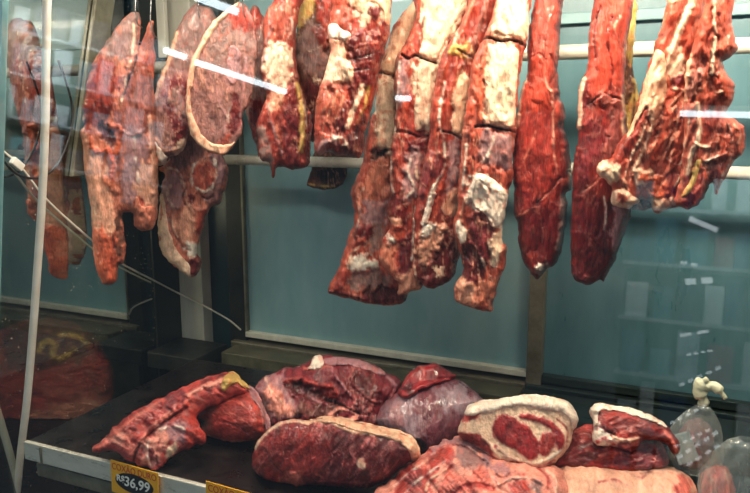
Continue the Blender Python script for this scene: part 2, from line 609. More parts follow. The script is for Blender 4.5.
def side_pane_mat():
    """dusty dark-tinted pane that mirrors the inside of the case and lets the neighbour case show through"""
    m = bpy.data.materials.new('dusty_side_pane'); m.use_nodes = True
    nt = m.node_tree; nt.nodes.clear()
    out = N(nt, 'ShaderNodeOutputMaterial')
    v = coords(nt, (1, 1, 1))
    vo = N(nt, 'ShaderNodeTexVoronoi', i_Scale=75.0)
    nt.links.new(v, vo.inputs['Vector'])
    sp = ramp(nt, vo.outputs['Distance'], [(0.10, g(0.8)), (0.17, g(0.0))])
    n2 = N(nt, 'ShaderNodeTexNoise', i_Scale=9.0, i_Detail=3.0)
    nt.links.new(v, n2.inputs['Vector'])
    gt = ramp(nt, n2.outputs['Fac'], [(0.50, g(0.0)), (0.62, g(1.0))])
    mu = N(nt, 'ShaderNodeMath', operation='MULTIPLY')
    nt.links.new(sp, mu.inputs[0]); nt.links.new(gt, mu.inputs[1])
    tr = N(nt, 'ShaderNodeBsdfTransparent'); tr.inputs[0].default_value = (0.55, 0.6, 0.58, 1)
    gl = N(nt, 'ShaderNodeBsdfGlossy'); gl.inputs['Roughness'].default_value = 0.03
    gl.inputs['Color'].default_value = (0.86, 0.90, 0.88, 1)
    mx = N(nt, 'ShaderNodeMixShader'); mx.inputs[0].default_value = 0.5
    nt.links.new(tr.outputs[0], mx.inputs[1]); nt.links.new(gl.outputs[0], mx.inputs[2])
    d = N(nt, 'ShaderNodeBsdfDiffuse'); d.inputs[0].default_value = rgb(200, 190, 170)
    m2 = N(nt, 'ShaderNodeMixShader')
    nt.links.new(mu.outputs[0], m2.inputs[0]); nt.links.new(mx.outputs[0], m2.inputs[1]); nt.links.new(d.outputs[0], m2.inputs[2])
    nt.links.new(m2.outputs[0], out.inputs[0])
    return m


def glass_mat():
    m = bpy.data.materials.new('clear_pane'); m.use_nodes = True
    nt = m.node_tree; nt.nodes.clear()
    out = N(nt, 'ShaderNodeOutputMaterial')
    tr = N(nt, 'ShaderNodeBsdfTransparent'); tr.inputs[0].default_value = (0.97, 0.99, 0.985, 1)
    gl = N(nt, 'ShaderNodeBsdfGlossy'); gl.inputs['Roughness'].default_value = 0.02
    fr = N(nt, 'ShaderNodeFresnel')
    ge = N(nt, 'ShaderNodeNewGeometry')
    ior = N(nt, 'ShaderNodeMapRange'); ior.inputs['To Min'].default_value = 1.5; ior.inputs['To Max'].default_value = 1 / 1.5
    nt.links.new(ge.outputs['Backfacing'], ior.inputs['Value']); nt.links.new(ior.outputs[0], fr.inputs['IOR'])
    mu = N(nt, 'ShaderNodeMath', operation='MULTIPLY'); mu.inputs[1].default_value = 1.0
    nt.links.new(fr.outputs[0], mu.inputs[0])
    mx = N(nt, 'ShaderNodeMixShader')
    nt.links.new(mu.outputs[0], mx.inputs[0]); nt.links.new(tr.outputs[0], mx.inputs[1]); nt.links.new(gl.outputs[0], mx.inputs[2])
    nt.links.new(mx.outputs[0], out.inputs[0])
    return m


def lamp_mat(name, col, s):
    m, nt, b = newmat(name)
    b.inputs['Base Color'].default_value = (0.9, 0.9, 0.9, 1)
    b.inputs['Emission Color'].default_value = col
    b.inputs['Emission Strength'].default_value = s
    return m


M_mirror = side_pane_mat()
M_side = surface('side_panel_dark', rgb(14, 30, 34), rgb(22, 42, 46), (3, 3, 3), rough=0.5)
XR = 0.62
ZT = 1.20


def struct(o): o['kind'] = 'structure'; return o


def box(name, a, b, mat, parent=None, bevel=0.0):
    lo = [min(p, q) for p, q in zip(a, b)]; hi = [max(p, q) for p, q in zip(a, b)]
    c = Vector([(p + q) / 2 for p, q in zip(lo, hi)]); c.z = lo[2]
    mb = MB().box(Vector(lo) - c, Vector(hi) - c)
    o = mb.build(name, mat, parent, bevel=bevel)
    o.location = c
    return o


struct(box('wall_back', (XM - 0.02, YB + 0.03, -0.30), (XR, YB + 0.06, ZT), M_frame_dark))
struct(box('window_2', (XM - 0.004, 0.99, -0.30), (XM, YB + 0.03, ZT), M_mirror))                            # side pane
struct(box('wall_left', (XM - 0.80, 0.90, -0.35), (XM - 0.78, 2.4, ZT), M_side))                              # neighbour case beyond it
struct(box('wall_back', (XM - 0.80, 2.30, -0.35), (XM - 0.02, 2.32, ZT), M_side))
struct(box('floor', (XM - 0.80, 0.90, -0.37), (XM - 0.02, 2.4, -0.30), M_black))
struct(box('wall_right', (XR, 0.92, -0.30), (XR + 0.02, YB + 0.06, ZT), M_frame_dark))
struct(box('ceiling', (XM - 0.02, 1.04, ZT), (XR + 0.02, YB + 0.06, ZT + 0.03), M_teal_dark))

# sliding doors and frame on the back wall
pL = at_y(249, 300, YB).x; pM0 = at_y(528.5, 350, YB).x; pM1 = at_y(543.5, 350, YB).x
zL = at_y(250, 331, YB).z
zp = 0.5 * (at_y(400, 353, YB).z + zL)
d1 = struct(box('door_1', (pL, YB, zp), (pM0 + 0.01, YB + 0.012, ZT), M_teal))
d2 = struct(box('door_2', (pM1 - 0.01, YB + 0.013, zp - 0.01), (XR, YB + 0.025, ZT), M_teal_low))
struct(box('trim_1', (pM0, YB - 0.022, zp - 0.03), (pM1, YB + 0.012, ZT), M_alu, bevel=0.002))              # post between the doors
struct(box('trim_2', (pL - 0.004, YB - 0.020, zp - 0.012), (pM0, YB + 0.004, zp + 0.004), M_steel, bevel=0.002))    # light lip under the left door
struct(box('trim_3', (pM1, YB - 0.016, zp - 0.022), (XR, YB + 0.006, zp - 0.002), M_frame_teal, bevel=0.002))
struct(box('trim_4', (pL - 0.05, YB - 0.030, zp - 0.045), (pM0, YB + 0.028, zp - 0.026), M_alu, bevel=0.003))  # lighter than the right length: reflected light put into its colour
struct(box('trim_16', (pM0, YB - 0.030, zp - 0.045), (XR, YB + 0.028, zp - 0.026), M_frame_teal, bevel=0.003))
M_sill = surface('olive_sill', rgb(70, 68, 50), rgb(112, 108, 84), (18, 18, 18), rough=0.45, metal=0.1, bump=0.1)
struct(box('trim_5', (pL - 0.05, YB - 0.042, zp - 0.075), (pM0, YB + 0.028, zp - 0.052), M_sill, bevel=0.003))  # left sill length, its lighter olive also holds reflected light
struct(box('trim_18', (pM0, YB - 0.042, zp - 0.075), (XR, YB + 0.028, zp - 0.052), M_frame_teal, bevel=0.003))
struct(box('trim_6', (pL - 0.05, YB - 0.030, -0.30), (XR, YB + 0.028, zp - 0.080), M_sill))
# seam high on the doors
zs0 = at_y(600, 17, YB).z
struct(box('trim_7', (pL, YB - 0.006, zs0 - 0.012), (XR, YB + 0.002, zs0 + 0.012), M_teal, bevel=0.002))
# corner posts
x0, x1 = at_y(191, 370, YB).x, at_y(213, 370, YB).x
x2 = at_y(233, 340, YB).x
struct(box('trim_8', (x0, YB - 0.035, -0.30), (x1, YB + 0.03, ZT), M_steel, bevel=0.002))
struct(box('trim_9', (x1, YB + 0.008, -0.30), (x2, YB + 0.028, ZT), M_teal_dark))
struct(box('trim_10', (x2, YB - 0.012, -0.30), (pL - 0.006, YB + 0.028, ZT), M_frame_dark, bevel=0.002))
struct(box('trim_11', (pL - 0.007, YB - 0.014, zp), (pL - 0.001, YB + 0.02, ZT), M_alu))

struct(box('reflection_cover', (XM + 0.0005, 1.555, -0.30), (XM + 0.006, YB - 0.037, ZT), M_frame_dark))  # added dark strip, covers the post's reflection in the side pane
# tray, its steel front strip and the floor of the case
tray = box('display_tray', (at_z(31, 439).x, YF + 0.012, -0.02), (XR, 1.50, 0.0), M_black, bevel=0.003)
tag(tray, 'black display tray the cuts of meat are laid out on, edged with bare steel', 'tray')
st = box('front_strip', (at_z(31, 439).x, YF, -0.036), (XR, YF + 0.010, 0.003), M_strip, bevel=0.002)
st.parent = tray; st.matrix_parent_inverse = tray.matrix_basis.inverted()
st2 = box('lower_strip', (at_z(40, 439).x, YF + 0.012, -0.075), (XR, YF + 0.022, -0.046), M_alu, bevel=0.002)
st2.parent = tray; st2.matrix_parent_inverse = tray.matrix_basis.inverted()
jb = box('strip_joint', (at_z(44, 445).x, YF - 0.003, -0.034), (at_z(44, 445).x + 0.004, YF, 0.0), M_alu)
jb.parent = tray; jb.matrix_parent_inverse = tray.matrix_basis.inverted()
struct(box('floor', (XM - 0.02, 0.86, -0.33), (XR + 0.02, YB + 0.06, -0.30), M_black))
struct(box('trim_12', (XM - 0.02, 0.885, -0.30), (XR + 0.02, 0.895, -0.11), M_frame_dark))

# front pane, leaning back
GT = math.radians(8.0)
GP = np.array([0, 0.90, -0.10]); GN = np.array([0, -math.cos(GT), math.sin(GT)])
L_ = (ZT + 0.10) / math.cos(GT)
pane = MB().box(Vector((XM - 0.02, -0.003, 0)), Vector((XR + 0.02, 0.0, L_))).build('window_1', glass_mat())
pane.location = (0, 0.90, -0.10); pane.rotation_euler = (-GT, 0, 0)
struct(pane)
# pale edge of the pane at the far left
ep = MB().box(Vector((-0.004, -0.008, 0)), Vector((0.004, 0.006, L_))).build('trim_13', surface('pane_edge', rgb(120, 176, 180), rgb(160, 206, 206), rough=0.2, coat=0.6))
ex = at_y(1, 120, 1.0).x
ep.location = (ex, 0.895, -0.10); ep.rotation_euler = (-GT, 0, 0)
struct(ep)

# hanging rods
zA = at_y(360, 163, 1.60).z; zB = at_y(600, 51, 1.50).z


def rod(name, x0_, x1_, y, z, r, label):
    m = MB().tube([(x0_, 0, 0), (x1_, 0, 0)], r, 20).build(name, M_rod, smooth=True)
    m.location = (0, y, z)
    tag(m, label, 'rod')
    for k, xx in enumerate((x0_, x1_)):
        f = MB().tube([(xx, 0, 0), (xx + (0.012 if k == 0 else -0.012), 0, 0)], r * 1.7, 20).build('end_flange', M_steel, m, smooth=False)
    return m


rod('hanging_rod', XM + 0.001, XR - 0.001, 1.60, zA, 0.0135, 'cream hanging rod running low behind the meat, just above the sliding doors middle')
rod('hanging_rod', XM + 0.001, XR - 0.001, 1.50, zB, 0.0150, 'cream hanging rod high behind the meat, the upper of the two seen')
rod('hanging_rod', XM + 0.001, XR - 0.001, 1.36, 1.13, 0.0130, 'cream hanging rod near the top of the case that carries the meat hooks')

struct(box('trim_14', (XM + 0.01, 1.502, -0.05), (pL - 0.05, YB - 0.045, -0.004), M_frame_dark, bevel=0.003))
struct(box('trim_19', (pL - 0.02, 1.58, -0.05), (pM0, YB - 0.045, -0.002), M_sill, bevel=0.003))
struct(box('trim_15', (pM0, 1.502, -0.05), (XR, YB - 0.045, -0.004), M_frame_teal, bevel=0.003))
# pale bracket near the corner
b0 = at_y(163, 25, 1.62)
br = box('support_bracket', (b0.x - 0.014, 1.61, at_y(163, 58, 1.62).z), (b0.x + 0.014, 1.625, ZT), M_steel, bevel=0.002)
tag(br, 'worn pale steel bracket hanging down between the two leftmost cuts', 'bracket')
# slanted pale bar added on the left wall in place of a reflection
s0, s1 = at_x(108, -18, XM + 0.012), at_x(80, 176, XM + 0.012)
sv = [s0, s1]
mb = MB()
hw = 0.032
for a_, b_ in ((s0, s1),):
    mb.v += [Vector((XM + 0.0015, a_.y - hw, a_.z)), Vector((XM + 0.0015, a_.y + hw, a_.z)), Vector((XM + 0.0015, b_.y + hw * .8, b_.z)), Vector((XM + 0.0015, b_.y - hw * .8, b_.z)),
             Vector((XM + 0.014, a_.y - hw, a_.z)), Vector((XM + 0.014, a_.y + hw, a_.z)), Vector((XM + 0.014, b_.y + hw * .8, b_.z)), Vector((XM + 0.014, b_.y - hw * .8, b_.z))]
    mb.f += [(0, 1, 2, 3), (7, 6, 5, 4), (0, 4, 5, 1), (1, 5, 6, 2), (2, 6, 7, 3), (3, 7, 4, 0)]
so = mb.build('reflection_bar', M_alu, bevel=0.002)
tag(so, 'pale slanted reflection modelled as a bar on the left wall behind the leftmost cut', 'reflection')

# white plastic tube at the left
Yt = 1.06
tp = [at_y(x, y, Yt) for x, y in ((48, -40), (47, 0), (46, 60), (45, 130), (42, 200), (38, 260), (33, 330), (27, 400), (21, 450), (17, 493), (14, 530))]
tb = MB().tube(spline(tp, 6), 0.0082, 16).build('plastic_tube', M_white_tube, smooth=True)
tag(tb, 'long white plastic tube hanging down the left side of the case', 'tube')

# cables
XW = XM + 0.018
wp = [at_x(x, y, XW) for x, y in ((2, 150), (21, 167), (49, 202), (94, 242), (121, 263), (153, 280))] + [at_y(176, 292, 1.640), at_y(190, 299, 1.652), at_y(208, 308, 1.656), at_y(229, 320, 1.665), at_y(241, 330, 1.678)]
tag(MB().tube(spline(wp, 6), 0.0026, 8).build('white_cable', M_cable_white, smooth=True), 'thin pale cable sagging along the left wall down to the corner of the doors', 'cable')
cb = MB().box(Vector((-0.006, -0.016, -0.009)), Vector((0.006, 0.016, 0.009))).build('cable_connector', M_white_tube, bevel=0.002)
cb.location = at_x(17, 164, XW + 0.006); cb.rotation_euler = (math.radians(-40), 0, 0)
tag(cb, 'small white connector clipped on the pale cable at the far left', 'connector')
bp_ = [at_x(x, y, XM + 0.05) for x, y in ((58, 60), (66, 82), (72, 105), (71, 130), (64, 152), (54, 168), (42, 177), (28, 178), (14, 172), (3, 160))]
tag(MB().tube(spline(bp_, 6), 0.0028, 8).build('black_cable', M_cable_black, smooth=True), 'black cable looping beside the white plastic tube at the left', 'cable')

# ---------------- the shop in front of the case (seen only as reflections in the panes)
def mirror_pt(px, py, plane_pt, plane_n):
    d = rays(np.array(px), np.array(py))
    t = ((GP - _C) @ GN) / (d @ GN)
    H = _C + d * t
    r = d - 2 * (d @ GN) * GN
    k = ((plane_pt - H) @ plane_n) / (r @ plane_n)
    return Vector(H + r * k)


ZC = 1.8
M_tube_light = lamp_mat('tube_glow', (0.80, 0.93, 1.0, 1), 14.0)


def shop_tube(a, b, z, label):
    pa = mirror_pt(*a, np.array([0, 0, z]), np.array([0, 0, 1.])); pb = mirror_pt(*b, np.array([0, 0, z]), np.array([0, 0, 1.]))
    c = (pa + pb) / 2
    root = MB().tube([pa - c, pb - c], 0.020, 12).build('ceiling_tube_lamp', M_tube_light, smooth=True)
    root.location = c
    tag(root, label, 'ceiling lamp', 'tube lamps reflected in the front pane')
    dr = (pb - pa).normalized()
    MB().tube([pa - c + Vector((0, 0, 0.035)) - dr * 0.03, pb - c + Vector((0, 0, 0.035)) + dr * 0.03], 0.022, 8).build('lamp_housing', M_steel, root)


shop_tube((165, 50), (186, 57.5), ZC, 'short bright tube lamp reflected between the two leftmost round hams')
shop_tube((196, 62), (286, 92), ZC, 'long bright tube lamp reflected across the round ham')
shop_tube((196, -3), (238, 12), ZC, 'bright tube lamp reflected at the top edge over the round ham')
shop_tube((680, 113.5), (790, 116), ZC, 'bright tube lamp reflected at the right edge over the rib rack')
shop_tube((396, 98), (411, 98.5), ZC, 'tiny tube lamp reflected on the beef ribs')

# floor of the shop, its far shelf and the product shelf on the left, brightened by added lights
M_shopfloor = surface('shop_floor_tiles', rgb(120, 122, 120), rgb(140, 142, 140), (2, 2, 2), rough=0.4)
M_shopceil = surface('shop_ceiling_paint', rgb(40, 96, 122), rgb(50, 110, 136), (1, 1, 1), rough=0.8)
M_gondola = surface('shelf_metal', rgb(190, 196, 198), rgb(220, 224, 226), (4, 4, 4), rough=0.5)
M_shelf_dark = surface('shelf_back', rgb(24, 44, 50), rgb(34, 54, 60), (4, 4, 4), rough=0.6)
struct(box('ceiling', (-6.0, -4.6, 2.35), (2.5, 0.6, 2.38), M_shopceil))
import random
rnd = random.Random(5)
cnames = ['white', 'dark blue', 'teal', 'red', 'pale grey', 'navy', 'light teal', 'silver grey']
rows = ['lowest', 'second lowest', 'third lowest', 'fourth', 'fifth', 'sixth']
cols = [(230, 236, 238), (40, 70, 120), (60, 130, 150), (170, 40, 50), (225, 230, 230), (30, 50, 90), (120, 170, 180), (200, 210, 215)]
PM = [surface('packaging', rgb(*c), rgb(*[min(255, int(v * 1.1)) for v in c]), (9, 9, 9), rough=0.4) for c in cols]


def shelf_unit(name, label, origin, along, n_shelf, w, z0, dz, group, per, tilt=0.0):
    along = Vector(along).normalized(); outw = Vector((-along.y, along.x, 0))
    if (Vector((0, 0, 0)) - Vector(origin)).dot(outw) < 0: outw = -outw
    M = Matrix((( along.x, outw.x, 0, origin[0]), (along.y, outw.y, 0, origin[1]), (0, 0, 1, origin[2]), (0, 0, 0, 1)))
    root = MB().box(Vector((-w / 2, -0.02, 0)), Vector((w / 2, 0, z0 + dz * n_shelf))).build(name, M_shelf_dark)
    root.matrix_world = M
    tag(root, label, 'shelf')
    for k in range(n_shelf):
        z = z0 + k * dz
        MB().box(Vector((-w / 2, 0, z - 0.02)), Vector((w / 2, 0.26, z))).build('shelf_board', M_gondola, root)
        x = -w / 2 + 0.03
        while x < w / 2 - 0.12:
            bw = rnd.uniform(0.06, 0.13); bh = rnd.uniform(0.45, 0.85) * dz
            ci = rnd.randrange(len(PM))
            o = MB().box(Vector((-bw / 2, -0.04, 0)), Vector((bw / 2, 0.04, bh))).build('product_box', PM[ci], bevel=0.004)
            o.matrix_world = M @ Matrix.Translation((x + bw / 2, 0.20, z + 0.0005))
            tag(o, '%s %s package on the %s board of %s' % ('tall' if bh > 0.65 * dz else 'low', cnames[ci], rows[k], per), 'package', group)
            x += bw + rnd.uniform(0.005, 0.05)
    return root


shelf_unit('product_shelf', 'shop shelf of packages reflected at the upper left', (-4.45, -1.55, 1.02), (0.62, -0.78, 0), 4, 2.2, 0.05, 0.30, 'packages on the shelf reflected at the upper left', 'the upper left reflected shelf')
shelf_unit('product_shelf', 'shop shelf of packages reflected at the lower right', (0.12, -2.35, -0.55), (1, 0, 0), 6, 0.75, 0.10, 0.30, 'packages on the shelf reflected at the lower right', 'the lower right reflected shelf')
area('shelf_fill_left', (-3.3, -0.9, 2.3), (-4.4, -1.6, 1.5), 0.5, 0.5, 80.0, (0.85, 0.95, 1.0))  # added fill without a fixture, brightens the left reflected shelf
area('neighbour_case_fill', (XM - 0.30, 1.15, 0.35), (XM - 0.12, 1.6, -0.1), 0.3, 0.1, 9.0, (1.0, 0.75, 0.5))  # added fill, brightens the cut behind the side pane
area('shelf_fill_right', (0.3, -1.2, 2.2), (0.12, -2.35, 0.4), 0.4, 0.4, 60.0, (0.85, 0.95, 1.0))  # added fill without a fixture, brightens the right reflected shelf

# shelf-edge strips of the shop, glow added for brightness, reflected over the bags
M_strip_glow = lamp_mat('strip_glow', (0.86, 0.95, 1.0, 1), 3.2)
for a_, b_, nd, th in (((679,336),(713,330),2,3.0), ((686,355),(714,350),4,2.2), ((678,386),(723,366),5,2.6), ((669,424),(708,404),5,2.6), ((674,447),(712,428),5,2.2), ((676,459),(720,430),5,3.0), ((686,466),(722,443),4,2.6), ((684,282),(717,280),2,6.0), ((680,262),(700,266),2,3.0), ((688,218),(729,235),1,5.0)):
    n_ = np.array([0, 1., 0]); pp = np.array([0, -2.04, 0])
    for k in range(nd):
        t0, t1 = k / nd + 0.03, (k + 0.72) / nd
        q = [(a_[0] + (b_[0] - a_[0]) * t, a_[1] + (b_[1] - a_[1]) * t) for t in (t0, t1)]
        A, B = mirror_pt(*q[0], pp, n_), mirror_pt(*q[1], pp, n_)
        c = (A + B) / 2; d = (B - A); r_ = th * 0.0026
        o = MB().box(Vector((-d.length / 2, -0.006, -r_)), Vector((d.length / 2, 0.006, r_))).build('glow_strip', M_strip_glow, bevel=0.003)
        o.location = c; o.rotation_euler = (0, -math.atan2(d.z, d.x), 0)
        tag(o, 'short shelf-edge strip with added glow reflected in the pane %s' % ('over the plastic bags' if a_[1] > 400 else 'right of the rib rack' if a_[1] < 300 else 'above the plastic bags'), 'shelf strip', 'glowing shelf strips reflected at the right')


# ------------------------------------------------------------------ hanging cuts
GH = 'cuts of meat hanging from the rods'
# --- leftmost pork cut
H1 = Piece('pork_belly', 'leftmost pale pork cut hanging with a long orange tongue of meat', 'hanging meat', GH,
  [(134,12),(139,14),(141,28),(139,46),(145,34),(150,22),(154,25),(155,50),(154,80),(156,110),(155,135),(158,165),(158,205),(155,225),(147,231),(137,228),(136,223),(133,214),(128,212),(122,214),(124,228),(126,245),(124,262),(118,266),(116,280),(110,285),(102,283),(98,272),(93,255),(93,235),(91,215),(88,190),(84,170),(83,150),(81,132),(84,125),(83,110),(86,90),(90,70),(96,58),(103,48),(112,33),(122,20),(128,14)],
  (120,200), Y=1.325, T=0.028, Tb=0.012, R=0.03, base='h', marb=0.1, veins=0.25, rough=0.004, grain=0.0, feats=[
  ('blob','g',0.001,8,[(130,10),(142,12),(140,40),(128,62),(100,64),(108,40)]),  # upper blobs greyed and darkened: dimmer light at the top put into colour
  ('blob','m',0.0,6,[(84,66),(112,62),(118,110),(100,128),(82,128)]),
  ('blob','n',0.0,4,[(94,106),(112,104),(116,118),(96,122)]),
  ('blob','q',0.004,5,[(126,72),(140,60),(150,90),(150,128),(128,132),(112,120)]),
  ('blob','q',0.0,6,[(144,30),(156,30),(155,60),(140,60)]),
  ('blob','e',0.001,3,[(142,58),(155,56),(155,70),(146,66)]),
  ('blob','p',0.003,6,[(84,140),(95,145),(110,170),(114,200),(118,232),(100,236),(90,225),(84,170)]),
  ('blob','o',0.004,8,[(92,228),(110,236),(122,225),(126,250),(117,282),(104,284),(92,262)]),
  ('blob','s',0.002,6,[(118,132),(146,130),(150,165),(150,205),(132,206),(118,180)]),
  ('blob','p',0.003,5,[(136,170),(158,160),(158,210),(146,224),(136,200)]),
  ('line','p',5,0.004,[(150,118),(152,150),(155,180),(154,205)]),
  ('line','w',1.6,0.001,[(134,136),(136,165),(140,190)]),
  ('line','h',2.5,0.002,[(126,140),(122,165),(118,185)]),
  ('blob','n',-0.010,3,[(99,128),(108,124),(115,134),(112,144),(103,142)]),
  ('line','o',5,0.007,[(91,139),(93,149),(100,152),(108,150),(110,160)]),
  ('line','r',6,0.006,[(108,150),(112,166),(110,182)]),
  ('line','o',5,0.008,[(112,127),(119,129),(119,142),(115,158),(111,175)]),
  ('line','h',7,0.006,[(106,178),(110,184),(118,192)]),
  ('line','q',2,0.003,[(121,131),(132,136),(140,132)]),
  ('blob','e',-0.002,2,[(134,200),(141,199),(142,207),(136,210)]),
  ('line','r',3,-0.002,[(116,230),(113,250),(109,270)]),
  ('blob','b',-0.004,4,[(117,216),(123,216),(125,240),(123,260),(117,262)]),
  ('line','k',1.6,-0.012,[(139,46),(135,64),(128,82),(122,100)]),
  ('line','f',2,0.003,[(133,26),(134,45),(126,80),(120,110)]),
  ('line','f',3,0.002,[(83,118),(82,128),(83,136)]),
  ])
H1.part('belly_flap', [(136,196),(142,205),(154,206),(156,218),(154,227),(146,231),(136,228),(134,222)], 'h', T=0.010, R=0.012, label='pink rounded flap of belly')

# --- ham behind the round one
H2 = Piece('pork_shoulder', 'tall purplish pork shoulder with pale rind left of the round ham', 'hanging meat', GH,
  [(198,4),(190,8),(184,16),(175,32),(167,61),(160,75),(153,99),(149,118),(148,131),(149,139),(152,149),(157,161),(164,165),(170,157),(179,154),(185,148),(188,136),(194,124),(212,100),(222,60),(220,28),(212,10)],
  (175,120), Y=1.40, T=0.028, Tb=0.015, R=0.03, base='z', marb=0.3, feats=[
  ('blob','g',0.0,8,[(198,4),(178,30),(168,62),(200,66),(214,40),(212,10)]),
  ('blob','u',0.002,5,[(166,84),(184,78),(190,100),(182,128),(166,112)]),
  ('blob','g',0.002,5,[(172,90),(182,96),(182,116),(174,112)]),
  ('line','c',4.5,0.004,[(176,34),(169,60),(161,78),(154,100),(150,118),(149,134)]),
  ('line','s',2,0.002,[(182,86),(178,104),(182,122)]),
  ('blob','d',-0.003,3,[(176,128),(186,124),(184,140),(176,148)]),
  ('line','s',2,0.002,[(178,92),(186,112),(182,124)]),
  ('blob','f',0.003,3,[(174,150),(180,142),(185,140),(185,147),(178,154)]),
  ('line','p',3,0.003,[(156,138),(166,150),(176,148)]),
  ])
H2.part('rind', [(149,136),(155,139),(160,146),(164,152),(170,157),(164,165),(157,161),(151,149)], 'w', T=0.006, R=0.006, label='white rind at the cut end')

# --- leg hanging beneath
H2b = Piece('pork_hock', 'ragged pork leg with a pale rind hanging below the round ham', 'hanging meat', GH,
  [(172,138),(167,150),(164,164),(159,167),(160,172),(165,174),(162,184),(161,198),(161,214),(159,231),(162,249),(168,260),(179,269),(187,277),(192,277),(199,271),(201,261),(197,253),(200,241),(201,233),(206,216),(211,206),(220,204),(224,192),(227,182),(228,171),(225,160),(221,150),(210,138),(190,132)],
  (190,200), Y=1.475, T=0.026, Tb=0.012, R=0.016, base='h', marb=0.2, rough=0.006, veins=0.6, ragged=1.5, wk=0.8, feats=[
  ('blob','z',0.0,8,[(166,140),(200,136),(206,156),(190,170),(170,168)]),
  ('blob','s',0.003,5,[(164,178),(176,170),(184,184),(182,206),(172,212),(163,206)]),
  ('blob','e',0.006,4,[(194,166),(206,162),(214,170),(213,184),(202,190),(193,182)]),
  ('blob','s',0.004,3,[(208,156),(219,155),(226,168),(223,184),(214,186),(216,170)]),
  ('blob','z',0.003,4,[(212,186),(224,190),(218,203),(206,202)]),
  ('line','w',2.6,0.003,[(208,150),(203,160),(196,164),(191,172),(192,186)]),
  ('line','w',2.2,0.004,[(214,160),(216,172),(213,186),(204,192),(196,188)]),
  ('line','f',2.4,0.005,[(168,168),(178,172),(184,186),(187,200),(192,212)]),
  ('line','f',2.2,0.004,[(172,184),(168,196),(174,210),(173,226),(178,238)]),
  ('line','h',3,0.005,[(196,192),(190,200),(197,210),(206,208)]),
  ('line','n',1.8,-0.006,[(186,188),(183,198),(188,210)]),
  ('line','n',1.6,-0.005,[(200,194),(206,199),(214,196)]),
  ('line','u',2.0,-0.004,[(178,176),(186,182),(190,178)]),
  ('line','g',3,-0.004,[(168,214),(172,230),(182,246),(190,250)]),
  ('blob','p',0.004,4,[(180,212),(192,208),(197,224),(192,244),(184,242),(178,228)]),
  ('blob','r',0.004,2,[(197,214),(205,211),(204,224),(199,234),(195,226)]),
  ('blob','d',-0.004,2,[(189,194),(194,196),(193,202),(189,202)]),
  ('blob','w',0.003,3,[(188,244),(197,243),(198,254),(190,258)]),
  ('blob','d',0.004,2,[(188,260),(198,257),(200,266),(195,274),(188,272)]),
  ])
H2b.part('rind', [(160,196),(165,198),(167,214),(170,230),(176,246),(183,256),(189,264),(191,277),(181,271),(168,261),(161,249),(158,231)], 'f', T=0.006, R=0.010, label='pale rind down the left edge')

# --- round ham
H3 = Piece('round_ham', 'round cut ham with a thick white rind and oval bone', 'hanging meat', GH,
  [(240,2),(228,9),(215,20),(207,30),(200,43),(192,59),(188,76),(186,99),(186,112),(189,127),(195,141),(204,149),(214,153),(223,155),(229,151),(235,143),(241,133),(242,124),(244,112),(249,104),(254,80),(257,50),(256,28),(249,10)],
  (220,120), Y=1.30, T=0.020, Tb=0.03, R=0.005, base='z', marb=0.5, rough=0.0025, stretch=0.5, power=0.5, feats=[
  ('blob','z',0.0,6,[(196,70),(215,40),(232,60),(232,100),(232,130),(214,142),(198,125)]),
  ('blob','g',0.0,7,[(210,34),(232,14),(250,20),(252,60),(240,50),(226,60),(200,64)]),
  ('blob','m',0.0,5,[(230,12),(244,8),(252,22),(246,34),(232,28)]),
  ('line','s',2,0.002,[(226,90),(220,104),(226,116),(224,134)]),
  ('line','w',1.6,0.001,[(232,104),(228,116),(231,128)]),
  ('blob','d',-0.002,3,[(232,100),(240,98),(238,128),(230,132)]),
  ('line','g',3,0.0,[(216,40),(212,60),(216,80)]),
  ('blob','e',0.0015,3,[(222,136),(230,134),(231,142),(224,145)]),
  ('line','s',2,0.002,[(242,30),(246,60),(243,90),(240,116)]),
  ])
H3.part('rind', [(240,1),(228,9),(215,20),(207,30),(200,43),(192,59),(188,76),(186,99),(186,112),(189,127),(195,141),(204,149),(214,154),(223,155),(229,151),(236,141),(226,144),(214,143),(206,138),(199,128),(193,114),(191,98),(193,80),(197,64),(204,48),(212,34),(222,20),(234,11)], 'c', T=0.005, R=0.006, label='thick cream rind around the ham')
H3.part('bone', [(234,46),(239,50),(241,60),(240,74),(236,83),(231,86),(228,82),(227,70),(228,56),(230,48)], 's', T=0.004, R=0.006, label='oval pinkish bone in the ham')

# --- greyish cut
H4 = Piece('hanging_cut', 'narrow greyish fatty cut hanging just right of the round ham', 'hanging meat', GH,
  [(252,6),(262,14),(268,30),(272,60),(274,100),(272,132),(266,140),(262,148),(258,158),(256,146),(250,128),(246,110),(247,80),(248,40)],
  (260,90), Y=1.43, T=0.022, Tb=0.02, R=0.02, base='g', marb=0.4, feats=[
  ('blob','u',0.0,4,[(252,100),(266,104),(270,130),(256,140),(248,126)]),
  ('blob','m',0.0,4,[(250,10),(260,16),(258,36),(250,34)]),
  ('line','f',2.5,0.003,[(256,34),(252,52),(256,72),(250,96)]),
  ('line','o',2.5,0.003,[(254,128),(260,136),(259,150)]),
  ('line','s',3,0.003,[(262,50),(260,80),(266,110)]),
  ])
